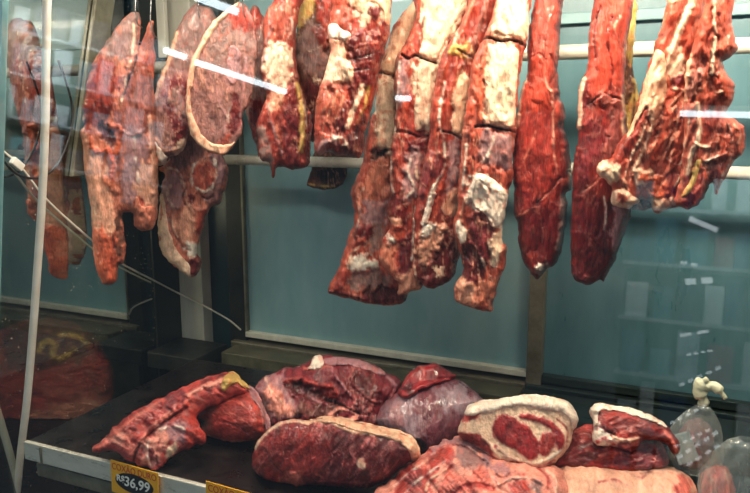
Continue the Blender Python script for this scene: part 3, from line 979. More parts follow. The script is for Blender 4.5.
# --- red cut with pale panel
H5 = Piece('hanging_cut', 'red hanging cut with a pale fat panel, left of the largest beef chunk', 'hanging meat', GH,
  [(305,-14),(300,10),(297,28),(296,46),(297,66),(302,90),(308,108),(312,116),(311,140),(310,162),(305,168),(296,169),(291,170),(284,167),(276,168),(273,178),(270,164),(262,161),(259,154),(259,138),(256,128),(260,112),(267,96),(263,82),(261,62),(264,45),(263,24),(268,9),(275,0),(280,-14)],
  (285,100), Y=1.36, T=0.030, Tb=0.03, R=0.022, base='m', marb=0.35, rough=0.006, grain=0.05, feats=[
  ('blob','e',0.003,4,[(270,8),(290,4),(294,30),(284,44),(268,40),(264,22)]),
  ('blob','f',0.004,5,[(264,50),(276,44),(290,48),(293,66),(288,86),(276,92),(266,80)]),
  ('blob','p',0.001,4,[(270,86),(284,88),(282,108),(270,112)]),
  ('line','s',2,0.002,[(272,30),(266,44),(264,62)]),
  ('blob','d',0.004,4,[(291,84),(297,80),(303,110),(300,150),(296,168),(284,164),(284,130),(286,104)]),
  ('blob','g',0.001,4,[(259,128),(266,132),(272,150),(270,162),(260,158)]),
  ('line','s',3,0.003,[(268,104),(272,122),(278,140),(284,158)]),
  ('line','h',2.4,0.002,[(276,100),(276,124),(282,146)]),
  ('line','y',4.5,0.004,[(297,84),(301,104),(302,128),(301,150)]),
  ('line','f',2,0.002,[(300,88),(305,112),(306,128)]),
  ('line','r',3,0.002,[(296,40),(297,70),(304,96)]),
  ('line','w',1.3,0.002,[(290,10),(292,30),(286,44),(292,50)]),
  ('line','n',2,-0.006,[(306,104),(308,130),(307,160)]),
  ])
# --- dark cut behind
H6 = Piece('hanging_cut', 'brownish cut with yellow fat half hidden behind the largest beef chunk', 'hanging meat', GH,
  [(300,-14),(299,10),(296,30),(295,60),(298,82),(304,100),(306,130),(314,142),(322,120),(332,90),(336,60),(338,20),(338,-14)],
  (315,60), Y=1.45, T=0.020, Tb=0.012, R=0.02, base='b', marb=0.2, feats=[
  ('blob','y',0.003,3,[(302,0),(314,0),(316,12),(306,22),(298,40),(297,24)]),
  ('blob','g',0.004,4,[(302,30),(316,22),(326,40),(328,66),(320,78),(304,74),(298,52)]),
  ('blob','m',0.004,3,[(318,0),(332,0),(330,24),(328,48),(320,46),(316,22)]),
  ('line','f',1.2,0.001,[(306,52),(314,50),(322,46)]),
  ('blob','n',0.0,4,[(302,80),(326,80),(320,110),(312,138),(304,120)]),
  ('line','h',2.5,0.002,[(300,84),(305,104),(306,120)]),
  ('blob','f',0.003,2,[(312,77),(317,76),(318,81),(313,82)]),
  ])
# --- big beef chunk
H7 = Piece('beef_chunk', 'largest hanging beef chunk, dark red with a white fat flap', 'hanging meat', GH,
  [(336,-14),(331,12),(328,28),(330,45),(329,58),(326,71),(321,84),(317,100),(315,117),(314,134),(314,150),(318,155),(329,152),(336,155),(346,156),(354,158),(361,157),(364,145),(366,132),(370,115),(374,98),(377,84),(380,68),(386,48),(390,28),(391,10),(388,-14)],
  (350,80), Y=1.32, T=0.042, Tb=0.035, R=0.03, base='m', marb=0.5, rough=0.007, wet=0.8, feats=[
  ('blob','r',0.003,4,[(334,0),(352,2),(356,20),(344,28),(330,22)]),
  ('blob','f',0.003,4,[(352,-10),(384,-12),(388,10),(386,26),(374,22),(366,28),(356,18)]),
  ('blob','d',0.003,2.5,[(370,12),(376,9),(380,16),(377,24),(371,22)]),
  ('blob','d',0.003,2.5,[(377,24),(384,22),(386,32),(380,38),(374,32)]),
  ('blob','d',0.006,4,[(348,40),(366,32),(382,36),(384,52),(376,78),(362,86),(350,82),(346,60)]),
  ('line','k',1.5,-0.004,[(350,60),(362,58),(378,52)]),
  ('line','k',1.5,-0.004,[(350,72),(362,70),(374,70)]),
  ('line','m',2,0.002,[(350,50),(364,46),(380,44)]),
  ('line','m',2,0.002,[(352,66),(362,64),(376,62)]),
  ('blob','p',0.005,4,[(331,38),(346,40),(347,62),(348,80),(338,86),(324,84),(328,68),(331,50)]),
  ('blob','f',0.003,4,[(328,60),(346,62),(348,78),(336,84),(326,80)]),
  ('blob','e',0.003,4,[(322,86),(344,84),(348,106),(338,126),(318,122),(316,104)]),
  ('line','p',1.6,0.001,[(326,88),(330,100),(322,112)]),
  ('line','p',1.4,0.001,[(338,88),(334,102),(326,120)]),
  ('line','p',1.4,0.001,[(344,96),(340,108),(330,128)]),
  ('blob','d',0.003,3,[(350,88),(360,88),(350,116),(340,134),(336,126),(346,104)]),
  ('line','f',5,0.003,[(362,86),(358,98),(352,112),(348,126)]),
  ('line','y',3,0.002,[(368,88),(364,106),(356,124)]),
  ('blob','n',0.0,4,[(352,128),(366,110),(362,154),(348,156),(346,140)]),
  ('blob','s',0.004,3,[(320,140),(334,138),(340,144),(330,152),(316,152)]),
  ('line','r',4,0.003,[(316,126),(324,134),(336,136)]),
  ('line','w',2.2,0.002,[(332,137),(342,136),(346,142),(338,146)]),
  ('blob','d',-0.003,2,[(330,142),(342,144),(344,152),(332,150)]),
  ])
H7.part('fat_flap', [(328,25),(336,26),(344,31),(350,37),(348,43),(340,40),(333,40),(329,37),(327,31)], 'w', T=0.010, R=0.008, label='white folded fat flap')
H7.part('fat_cap', [(354,-10),(384,-12),(390,8),(389,26),(384,22),(378,8),(366,6),(362,16),(354,10)], 'c', T=0.004, R=0.006, label='creamy fat cap at the top')

# --- small dark piece behind the low rod
H8 = Piece('offal_piece', 'small brown rounded piece showing below the low rod', 'hanging meat', GH,
  [(314,152),(312,170),(307,185),(317,188),(326,190),(338,187),(345,179),(348,168),(349,152),(334,148)],
  (330,180), Y=1.64, T=0.012, Tb=0.012, R=0.014, base='b', yaw=0, marb=0.0, feats=[
  ('blob','k',0.0,5,[(322,166),(346,164),(342,180),(326,186)]),
  ('line','y',1.5,0.001,[(309,184),(320,186),(334,186)]),
  ])

# ------------------------------------------------------------------ beef rib slabs
R1 = Piece('beef_rib_slab', 'leftmost beef rib slab, ending in a broad square dark-red cut', 'hanging meat', GH,
  [(424,-16),(412,3),(404,12),(394,25),(387,46),(378,68),(376,85),(375,109),(371,118),(367,136),(364,155),(359,172),(352,188),(352,204),(355,219),(347,243),(339,267),(328,289),(332,294),(350,299),(368,303),(388,305),(404,302),(408,292),(407,262),(404,220),(402,180),(402,120),(408,60),(422,20),(430,-16)],
  (375,200), Y=1.42, T=0.036, Tb=0.03, R=0.02, base='e', marb=0.4, rough=0.006, feats=[
  ('blob','c',0.004,4,[(411,6),(416,16),(404,50),(394,74),(381,68),(390,48),(398,24)]),
  ('line','k',3,-0.006,[(376,73),(386,76),(396,78)]),
  ('blob','f',0.003,3,[(379,86),(394,82),(393,148),(378,148),(376,118)]),
  ('line','h',5,0.002,[(382,90),(380,120),(378,146)]),
  ('blob','k',-0.010,2.5,[(374,151),(384,150),(385,160),(378,164),(373,158)]),
  ('line','r',3,0.004,[(372,118),(369,140),(368,162),(360,186)]),
  ('blob','h',0.003,4,[(374,164),(386,160),(388,190),(380,198),(366,198),(360,186)]),
  ('line','w',1.6,0.003,[(365,186),(358,200),(360,216),(352,236)]),
  ('line','r',4,0.003,[(356,200),(357,216),(348,240),(338,266),(332,288)]),
  ('blob','s',0.003,4,[(364,202),(386,202),(384,222),(372,226),(362,218)]),
  ('blob','g',0.002,4,[(366,224),(384,224),(382,246),(368,246)]),
  ('blob','d',0.005,3,[(358,228),(370,223),(372,234),(360,242),(354,246)]),
  ('blob','r',0.004,2,[(355,240),(364,238),(364,250),(357,250)]),
  ('blob','w',0.005,3,[(352,256),(364,254),(376,256),(376,266),(360,268),(350,268)]),
  ('line','f',2.4,0.003,[(360,244),(352,252),(349,266)]),
  ('blob','m',0.003,4,[(340,266),(350,270),(346,282),(334,288)]),
  ('blob','g',-0.002,4,[(350,272),(378,268),(392,274),(386,286),(362,286),(348,284)]),
  ('blob','n',-0.008,4,[(368,288),(388,284),(402,288),(402,300),(380,302),(364,298)]),
  ('line','h',2,0.003,[(334,293),(352,297),(380,303),(402,302)]),
  ('line','u',4,0.003,[(330,289),(350,292),(368,296)]),
  ])
R1.part('fat_layer', [(412,4),(419,10),(412,34),(400,60),(393,76),(382,70),(390,50),(400,26)], 'c', T=0.006, R=0.008, label='cream fat layer above the knife cut')
R1.part('rib_face', [(379,87),(393,84),(393,110),(393,146),(386,149),(378,147),(377,118)], 'f', T=0.005, R=0.007, label='cream face of ribs')

R2 = Piece('beef_rib_slab', 'second beef rib slab from the left, cream on its right half', 'hanging meat', GH,
  [(417,-16),(415,20),(403,46),(396,62),(394,91),(396,107),(393,129),(391,153),(390,177),(391,196),(387,212),(391,225),(382,241),(378,259),(389,273),(397,282),(399,294),(411,291),(423,285),(424,262),(424,220),(428,190),(436,150),(440,120),(444,91),(450,60),(462,32),(470,10),(474,-16)],
  (410,200), Y=1.37, T=0.034, Tb=0.02, R=0.018, base='m', marb=0.4, rough=0.006, feats=[
  ('blob','f',0.004,4,[(420,0),(466,-6),(462,16),(452,34),(440,66),(436,92),(436,130),(424,130),(414,90),(416,60),(424,40)]),
  ('line','r',4,0.004,[(420,0),(416,28),(406,50),(400,60)]),
  ('line','e',5,0.003,[(408,40),(412,56),(404,80),(404,120)]),
  ('line','b',2,0.002,[(424,20),(419,44),(414,58)]),
  ('blob','s',0.002,3,[(398,66),(406,64),(406,100),(398,104)]),
  ('line','w',1.6,0.003,[(400,60),(398,90),(396,118),(394,150)]),
  ('line','y',1.5,0.001,[(430,50),(424,90),(422,128)]),
  ('line','k',2.6,-0.008,[(402,57),(409,61),(416,58),(424,62),(436,65)]),
  ('line','n',3,-0.007,[(398,132),(410,134),(418,137),(428,136)]),
  ('blob','m',0.003,3,[(396,136),(408,136),(406,170),(402,194),(394,190),(392,160)]),
  ('line','w',2,0.004,[(392,152),(391,176),(394,194)]),
  ('blob','d',0.004,2.5,[(410,140),(427,139),(426,150),(414,152)]),
  ('blob','s',0.004,3,[(408,152),(424,152),(420,176),(416,196),(404,200),(404,176)]),
  ('line','w',2,0.003,[(412,156),(408,172),(414,186),(408,196)]),
  ('line','f',2,0.003,[(420,154),(416,168),(418,180)]),
  ('blob','d',0.003,3,[(392,196),(402,196),(408,216),(400,226),(392,214)]),
  ('blob','p',0.006,3,[(384,218),(392,214),(400,220),(398,226),(388,226)]),
  ('blob','w',0.005,2,[(386,234),(394,234),(396,240),(388,242)]),
  ('blob','r',0.004,3,[(394,226),(406,228),(402,240),(392,234)]),
  ('blob','h',0.003,5,[(386,240),(398,244),(398,262),(396,278),(386,268),(380,256)]),
  ('blob','u',0.002,3,[(400,240),(411,236),(411,262),(406,278),(398,262)]),
  ('blob','p',0.003,4,[(398,278),(412,270),(422,276),(420,286),(402,292)]),
  ('line','w',1.4,0.003,[(416,196),(414,230),(412,258)]),
  ])
R2.part('rib_face', [(421,2),(440,-6),(466,-6),(461,16),(451,33),(441,52),(437,62),(428,60),(419,57),(423,36),(426,18)], 'f', T=0.006, R=0.009, label='cream rib face above the upper cut')
R2.part('rib_face', [(419,66),(436,68),(434,92),(431,128),(424,131),(414,130),(416,98)], 'f', T=0.006, R=0.009, label='cream rib face between the two cuts')

R3 = Piece('beef_rib_slab', 'third beef rib slab, red with white lines and a bulbous dark end', 'hanging meat', GH,
  [(474,-16),(469,0),(462,20),(457,30),(449,43),(440,60),(434,91),(430,110),(430,129),(427,153),(420,177),(417,200),(415,212),(414,235),(413,262),(414,276),(421,282),(427,287),(435,288),(448,282),(455,272),(460,252),(459,238),(456,222),(461,190),(464,160),(468,120),(474,85),(480,60),(488,40),(498,10),(502,-16)],
  (440,200), Y=1.345, T=0.034, Tb=0.02, R=0.017, base='m', marb=0.35, rough=0.007, feats=[
  ('line','q',6,0.003,[(490,-6),(482,20),(474,44),(470,60)]),
  ('line','h',3,0.003,[(476,-6),(466,24),(454,50)]),
  ('line','f',2.6,0.004,[(458,28),(454,44),(455,56)]),
  ('line','d',3,-0.004,[(452,32),(446,52),(440,80)]),
  ('line','r',6,0.003,[(446,66),(440,100),(438,136)]),
  ('line','w',2.2,0.004,[(446,84),(441,104),(440,124),(444,140),(445,160),(444,170),(436,182),(430,196)]),
  ('blob','f',0.004,3,[(458,76),(468,80),(467,100),(462,134),(452,134),(453,104)]),
  ('line','e',4,0.003,[(452,84),(448,110),(448,134)]),
  ('line','k',2.4,-0.007,[(443,132),(452,134),(461,139)]),
  ('blob','y',0.004,2.5,[(452,48),(464,46),(470,54),(462,58),(453,56)]),
  ('line','k',2.4,-0.005,[(458,52),(464,56),(471,60)]),
  ('blob','s',0.002,3,[(452,140),(460,142),(458,172),(454,196),(446,196),(448,168)]),
  ('blob','u',0.003,3,[(430,156),(442,156),(442,172),(430,182),(422,196),(420,180)]),
  ('line','w',4,0.004,[(435,184),(430,200),(427,214),(424,222)]),
  ('line','r',4,0.003,[(442,180),(438,200),(434,222)]),
  ('blob','p',0.003,3,[(448,192),(458,190),(456,212),(446,214),(442,206)]),
  ('blob','d',0.010,4,[(440,228),(452,226),(458,244),(456,268),(444,282),(428,284),(424,272),(434,256)]),
  ('blob','p',0.006,3,[(420,234),(430,224),(446,224),(444,236),(434,250),(424,262),(418,254)]),
  ('blob','w',0.005,2,[(424,224),(432,222),(436,228),(426,236)]),
  ('blob','f',0.003,2,[(436,264),(443,264),(442,272),(436,270)]),
  ('line','f',1.4,0.002,[(416,232),(414,256),(417,276)]),
  ])
R3.part('rib_face', [(459,77),(468,80),(467,102),(462,132),(453,132),(454,104)], 'c', T=0.005, R=0.007, label='narrow cream rib face')
R3.part('fat_strip', [(433,190),(437,192),(433,206),(429,218),(426,223),(423,218),(427,204)], 'w', T=0.006, R=0.005, label='white strip of fat')

R4 = Piece('beef_rib_slab', 'rightmost beef rib slab with wide cream ribs and ragged end', 'hanging meat', GH,
  [(500,-16),(496,0),(488,26),(480,44),(473,62),(469,85),(466,106),(461,141),(460,165),(458,190),(458,208),(453,225),(457,243),(463,262),(463,274),(457,282),(454,296),(462,303),(477,309),(492,311),(493,303),(497,288),(504,268),(506,256),(507,246),(503,242),(502,234),(505,214),(508,196),(513,176),(513,160),(516,133),(517,104),(520,76),(523,56),(527,44),(529,18),(529,-16)],
  (485,200), Y=1.30, T=0.036, Tb=0.025, R=0.017, base='e', marb=0.4, rough=0.006, feats=[
  ('blob','f',0.004,4,[(500,-12),(526,-12),(525,38),(512,44),(492,40),(494,16)]),
  ('line','e',5,0.003,[(494,4),(484,34),(476,60),(472,90)]),
  ('line','q',3,0.003,[(498,-6),(492,26),(490,40)]),
  ('line','r',6,0.003,[(478,60),(474,90),(468,124)]),
  ('blob','f',0.004,4,[(488,50),(518,52),(516,88),(514,128),(486,126),(484,90)]),
  ('line','o',4,0.003,[(486,50),(482,84),(480,122)]),
  ('line','e',4,0.002,[(520,52),(518,84),(515,126)]),
  ('line','k',3,-0.009,[(482,40),(492,42),(502,45),(512,44),(526,48)]),
  ('line','k',3,-0.009,[(476,128),(488,127),(500,130),(515,133)]),
  ('blob','s',0.003,4,[(484,134),(510,138),(512,166),(496,168),(482,160)]),
  ('line','w',3,0.003,[(494,136),(490,152),(484,162)]),
  ('line','w',1.8,0.004,[(468,136),(466,160),(463,190)]),
  ('line','r',4,0.003,[(474,136),(470,160),(466,196)]),
  ('blob','e',0.004,3,[(478,166),(498,168),(506,180),(500,188),(488,176),(478,176)]),
  ('blob','w',0.005,4,[(476,172),(492,178),(506,190),(508,206),(502,226),(494,228),(484,214),(472,208),(468,190)]),
  ('line','g',2,-0.003,[(480,180),(490,190),(486,200)]),
  ('line','e',2,0.002,[(500,192),(504,204),(498,216)]),
  ('blob','u',0.007,3,[(474,210),(484,214),(494,228),(492,250),(486,262),(474,246),(470,226)]),
  ('line','r',4,0.004,[(462,196),(460,214),(458,228),(464,244)]),
  ('blob','w',0.004,2,[(458,224),(464,224),(468,232),(462,240),(458,236)]),
  ('line','p',2,0.003,[(466,200),(462,216),(470,236)]),
  ('blob','f',0.003,3,[(492,234),(502,232),(502,246),(496,262),(490,262)]),
  ('line','r',2.5,0.003,[(503,244),(500,256),(502,268)]),
  ('blob','n',0.0,4,[(464,244),(478,250),(486,264),(478,282),(464,276)]),
  ('blob','u',0.003,4,[(460,256),(472,262),(474,280),(464,282)]),
  ('blob','p',0.003,4,[(458,278),(474,282),(484,290),(476,302),(460,298)]),
  ('blob','h',0.003,4,[(480,282),(494,276),(494,290),(486,300),(476,298)]),
  ('line','w',2,0.002,[(482,256),(486,266),(492,278)]),
  ])
R4.part('rib_face', [(498,-10),(526,-10),(526,20),(524,42),(512,41),(498,38),(494,30),(497,12)], 'f', T=0.006, R=0.010, label='broad cream rib face above the upper cut')
R4.part('rib_face', [(489,51),(500,53),(518,54),(516,88),(514,126),(502,126),(488,122),(486,92)], 'f', T=0.006, R=0.010, label='broad cream rib face between the two cuts')
R4.part('ragged_fat', [(478,174),(490,177),(502,187),(507,196),(505,210),(500,224),(492,224),(484,212),(474,206),(470,192)], 'w', T=0.006, R=0.008, rough=0.004, label='ragged white fat')

# ------------------------------------------------------------------ flank cuts right of the ribs
S1 = Piece('beef_flank', 'long red flank cut tapering to a point, between the ribs and the wider flank', 'hanging meat', GH,
  [(538,-16),(534,4),(531,18),(528,36),(527,56),(527,76),(521,88),(519,102),(517,114),(515,131),(513,161),(514,189),(514,213),(517,224),(521,254),(529,270),(536,279),(541,276),(546,269),(557,262),(562,247),(566,225),(567,207),(566,194),(571,190),(572,178),(571,160),(567,140),(564,126),(565,112),(561,98),(558,76),(559,47),(562,14),(563,-16)],
  (540,160), Y=1.36, T=0.030, Tb=0.022, R=0.022, base='d', cool=0.2, veins=0.3, lump=0.03, marb=0.15, wet=0.7, rough=0.003, feats=[
  ('blob','e',0.003,4,[(536,-10),(560,-10),(558,40),(556,90),(548,106),(530,96),(528,50)]),
  ('blob','r',0.001,5,[(530,60),(552,60),(556,100),(560,150),(540,160),(520,150),(522,100)]),
  ('blob','m',0.0,12,[(518,120),(550,110),(566,150),(560,200),(530,200),(514,170)]),
  ('line','f',4,0.003,[(526,80),(521,92),(519,110),(517,126)]),
  ('line','n',2,-0.003,[(535,10),(530,30),(534,56)]),
  ('line','h',1.6,0.003,[(554,10),(548,26),(544,44),(543,66)]),
  ('line','d',2,-0.003,[(528,60),(540,56),(546,62)]),
  ('line','n',2,-0.003,[(550,56),(556,70),(550,84)]),
  ('line','p',1.6,0.002,[(536,56),(544,66),(546,84),(552,96),(554,110)]),
  ('line','p',2.2,0.003,[(552,92),(553,116),(553,140),(555,160),(557,173)]),
  ('line','h',1.4,0.0015,[(536,132),(529,150),(520,168)]),
  ('blob','r',0.004,3,[(555,96),(563,104),(564,118),(560,126),(555,118)]),
  ('line','n',2,-0.004,[(560,176),(550,190),(536,202)]),
  ('line','h',1.4,0.002,[(558,182),(546,194),(534,206),(516,216)]),
  ('blob','e',0.003,3,[(560,178),(570,178),(569,190),(562,192)]),
  ('line','g',5,0.002,[(562,194),(562,215),(560,236),(557,246)]),
  ('blob','m',0.003,4,[(524,248),(536,254),(534,268),(528,262)]),
  ('blob','g',0.003,2.5,[(538,260),(546,261),(550,266),(542,274),(537,270)]),
  ('blob','w',0.003,1.5,[(538,260),(542,261),(541,265),(538,264)]),
  ])
S2b = Piece('beef_flank', 'strip of olive-yellow fat hanging behind the wider red flank', 'hanging meat', GH,
  [(622,-16),(634,-10),(637,12),(635,40),(633,70),(638,90),(642,112),(640,136),(630,150),(620,130),(616,60)],
  (630,60), Y=1.40, T=0.012, Tb=0.012, R=0.012, base='y', marb=0.0, feats=[
  ('line','b',3,-0.002,[(632,70),(634,100),(632,130)]),
  ('blob','b',0.0,3,[(624,60),(632,66),(634,90),(626,100)]),
  ])
S2 = Piece('beef_flank', 'wide red flank cut with smooth dark lower half, left of the rib rack', 'hanging meat', GH,
  [(596,-16),(594,2),(590,22),(588,40),(588,59),(586,72),(580,84),(578,100),(577,118),(577,128),(579,134),(576,151),(573,168),(572,193),(571,236),(571,258),(573,278),(580,283),(589,285),(599,280),(604,282),(606,277),(613,265),(617,254),(626,231),(632,209),(634,186),(632,160),(628,130),(626,106),(625,82),(627,47),(632,12),(634,-16)],
  (600,160), Y=1.33, T=0.032, Tb=0.022, R=0.024, base='d', cool=0.2, veins=0.3, lump=0.03, marb=0.15, wet=0.7, rough=0.003, grain=0.1, feats=[
  ('blob','r',0.003,4,[(596,-10),(630,-10),(626,50),(626,98),(606,104),(590,104),(588,50)]),
  ('blob','m',0.0,12,[(582,110),(626,100),(632,150),(620,190),(590,186),(576,170)]),
  ('blob','u',0.001,12,[(584,130),(606,120),(610,150),(590,180),(578,170)]),
  ('line','f',4.5,0.003,[(584,80),(581,96),(580,114),(579,128)]),
  ('line','n',2,-0.004,[(600,10),(594,36),(596,60)]),
  ('line','d',2,-0.004,[(612,20),(606,40),(612,70),(608,96)]),
  ('line','h',1.6,0.002,[(612,0),(604,24),(598,46)]),
  ('line','p',1.5,0.002,[(620,20),(614,32),(620,46)]),
  ('line','n',2,-0.004,[(588,106),(596,100),(604,95),(612,98),(622,101)]),
  ('blob','q',0.004,3,[(600,96),(610,96),(609,104),(602,104)]),
  ('line','c',4,0.003,[(622,98),(624,112),(622,122),(624,136)]),
  ('blob','q',0.002,4,[(612,110),(620,106),(620,150),(606,160),(606,140)]),
  ('line','h',1.6,0.001,[(606,146),(602,164),(596,178)]),
  ('line','p',1.6,-0.002,[(600,176),(590,186),(582,190)]),
  ('blob','n',0.0,6,[(608,214),(618,200),(614,244),(604,262),(600,248)]),
  ('blob','s',0.002,4,[(618,196),(632,186),(630,212),(622,236),(614,250),(612,228)]),
  ('line','w',1.2,0.001,[(604,196),(606,212),(604,228)]),
  ('blob','u',0.003,3,[(573,262),(580,270),(592,276),(590,284),(576,280)]),
  ('line','q',1.6,0.002,[(574,262),(582,272),(598,274)]),
  ])
# ------------------------------------------------------------------ rib racks at the right
S0 = Piece('hanging_cut', 'dark stub of meat showing just under the left rib rack', 'hanging meat', GH,
  [(628,150),(624,190),(626,205),(632,209),(644,210),(652,206),(660,190),(660,150)],
  (640,195), Y=1.38, T=0.015, Tb=0.015, R=0.014, base='n', feats=[('line','b',3,0.002,[(628,204),(640,207),(650,204)])])
S3 = Piece('pork_rib_rack', 'rib rack with a broad cream fat edge and knobbly bone ends', 'hanging meat', GH,
  [(668,-16),(666,4),(661,25),(654,47),(648,67),(641,89),(636,110),(630,128),(620,142),(613,157),(606,160),(599,164),(596,170),(600,177),(608,181),(611,188),(613,200),(618,207),(628,208),(636,203),(643,200),(649,202),(653,210),(658,213),(667,209),(680,205),(690,196),(700,176),(702,130),(702,90),(702,60),(702,27),(704,-16)],
  (650,110), Y=1.30, T=0.034, Tb=0.025, R=0.016, base='e', marb=0.7, rough=0.006, grain=0.25, ragged=1.8, feats=[
  ('blob','r',0.002,4,[(668,0),(694,0),(694,30),(686,60),(676,90),(664,100),(662,50)]),
  ('line','f',7,0.003,[(692,2),(684,22),(677,38),(672,56)]),
  ('blob','f',0.002,4,[(668,52),(680,50),(682,72),(676,82),(668,76)]),
  ('line','c',5,0.003,[(664,-2),(674,4),(688,-2)]),
  ('blob','u',0.003,3,[(672,80),(682,77),(683,87),(674,89)]),
  ('line','f',3,0.003,[(674,90),(682,92),(672,104),(668,114)]),
  ('blob','m',0.004,4,[(640,108),(652,104),(648,126),(634,152),(622,166),(614,158),(628,132)]),
  ('line','f',3.4,0.004,[(657,100),(653,124),(647,140),(640,158),(634,170)]),
  ('line','f',1.6,0.003,[(650,110),(642,136),(630,160),(624,184)]),
  ('blob','r',0.004,4,[(664,118),(674,104),(680,116),(668,136),(656,162),(648,160),(656,136)]),
  ('line','f',2,0.003,[(684,100),(678,120),(672,140),(662,160)]),
  ('blob','e',0.004,4,[(680,120),(690,116),(688,150),(674,176),(664,184),(668,156)]),
  ('line','f',1.6,0.002,[(672,146),(668,172),(658,192)]),
  ('line','f',1.6,0.002,[(690,140),(684,166),(674,186)]),
  ('line','w',1.2,0.002,[(664,156),(676,164),(684,158)]),
  ('line','p',2.2,0.003,[(616,170),(626,182),(630,192)]),
  ('line','f',2.2,0.003,[(648,188),(654,198),(660,206)]),
  ('blob','f',0.007,4,[(598,166),(607,161),(616,166),(619,173),(613,181),(603,178)]),
  ('blob','f',0.007,4,[(633,170),(641,165),(650,168),(652,176),(646,183),(637,181)]),
  ('blob','f',0.006,4,[(612,192),(620,188),(630,191),(638,198),(632,205),(620,207),(612,202)]),
  ('blob','e',0.0,3,[(619,194),(628,194),(627,201),(619,200)]),
  ('blob','f',0.005,4,[(650,202),(656,197),(668,200),(680,200),(668,208),(657,212)]),
  ('blob','o',0.0,3,[(640,172),(648,172),(646,178),(640,178)]),
  ('blob','o',0.004,5,[(650,178),(664,180),(664,192),(652,192)]),
  ])
S3.part('fat_edge', [(661,54),(665,60),(667,80),(665,100),(659,116),(654,128),(650,122),(647,108),(640,118),(632,134),(624,140),(631,126),(638,108),(643,88),(650,66),(655,52)], 'c', T=0.006, R=0.012, label='broad cream fat edge')
S3.part('rib_bone', [(628,189),(632,193),(640,199),(636,204),(626,207),(614,206),(611,200),(613,192),(619,188)], 'f', T=0.007, R=0.012, rough=0.003, label='pale knobbly bone end', feats=[('blob','e',0,2,[(618,192),(628,193),(627,201),(618,200)])])
S4 = Piece('pork_rib_rack', 'rightmost rib rack with frilled red meat and a yellow bone strip', 'hanging meat', GH,
  [(708,-16),(705,2),(699,27),(691,48),(686,72),(684,96),(684,130),(682,160),(678,190),(675,202),(684,208),(695,208),(704,197),(712,184),(716,194),(724,180),(734,163),(744,149),(745,138),(742,126),(735,120),(727,114),(731,105),(734,92),(733,83),(726,70),(724,62),(735,54),(738,44),(732,30),(733,2),(734,-16)],
  (705,110), Y=1.25, T=0.032, Tb=0.022, R=0.016, base='e', marb=0.5, rough=0.006, grain=0.2, ragged=1.9, feats=[
  ('blob','r',0.003,4,[(708,0),(732,0),(730,40),(724,56),(704,60),(694,48),(702,20)]),
  ('line','f',1.8,0.003,[(715,0),(714,20),(716,36)]),
  ('line','f',4,0.003,[(715,40),(713,56),(712,74)]),
  ('line','c',4.5,0.003,[(690,56),(687,78),(686,100)]),
  ('blob','q',0.003,4,[(694,72),(704,66),(700,90),(690,100),(688,90)]),
  ('blob','r',0.006,3,[(720,70),(731,78),(731,96),(722,100),(716,86)]),
  ('line','d',2,-0.003,[(720,62),(718,78),(722,96)]),
  ('line','f',2,0.003,[(712,88),(716,92),(722,92)]),
  ('blob','m',0.0,4,[(700,104),(724,106),(722,124),(706,146),(698,140)]),
  ('line','f',4,0.004,[(698,104),(700,124),(698,140),(692,152),(688,172)]),
  ('line','f',3,0.004,[(696,142),(704,146),(710,146)]),
  ('line','f',1.5,0.002,[(690,120),(686,140),(680,160)]),
  ('blob','r',0.005,4,[(712,146),(728,132),(734,140),(728,156),(714,160),(706,158)]),
  ('line','w',2.2,0.004,[(706,160),(716,156),(728,150),(732,138),(728,124)]),
  ('line','w',2,0.003,[(732,150),(728,164),(722,174)]),
  ('line','p',2,0.003,[(734,124),(740,134),(736,146)]),
  ('blob','d',0.0,3,[(710,164),(722,162),(718,176),(710,182),(704,180)]),
  ('blob','m',0.004,4,[(700,176),(708,176),(706,190),(694,204),(684,202),(692,190)]),
  ('line','o',3,0.003,[(706,186),(698,198),(688,206)]),
  ])
S4.part('bone_strip', [(695,160),(702,158),(700,166),(697,178),(692,188),(685,195),(681,194),(688,184),(692,172)], 'y', T=0.004, R=0.006, label='yellow strip of bone')

# hooks: from the top rod to the cuts
M_hook = surface('steel_hook', rgb(110, 112, 112), rgb(150, 150, 150), rough=0.3, metal=0.9)


def hook(px, py, Y, label, dz=0.02):
    a = at_y(px, py, Y)
    top = Vector((a.x, 1.36, 1.13 + 0.0145))
    # S bend: round the rod, down, and a short curl into the meat
    pts = [top + Vector((0, 0.018, -0.022)), top + Vector((0, 0.019, -0.008)), top + Vector((0, 0.012, 0.006)), top + Vector((0, 0, 0.004)) + Vector((0, 0, 0.004)),
           top + Vector((0, -0.014, 0.003)), top + Vector((0, -0.019, -0.014)), Vector((a.x, (1.34 + Y) / 2, (top.z + a.z) / 2)), a + Vector((0, 0, 0.02)), a, a + Vector((0, 0.004, -dz)), a + Vector((0, 0.018, -dz * 1.4))]
    o = MB().tube([p - a for p in spline(pts, 5)], 0.0015, 8).build('meat_hook', M_hook, smooth=True)
    o.location = a
    tag(o, label, 'hook', 'steel hooks holding the hanging cuts')


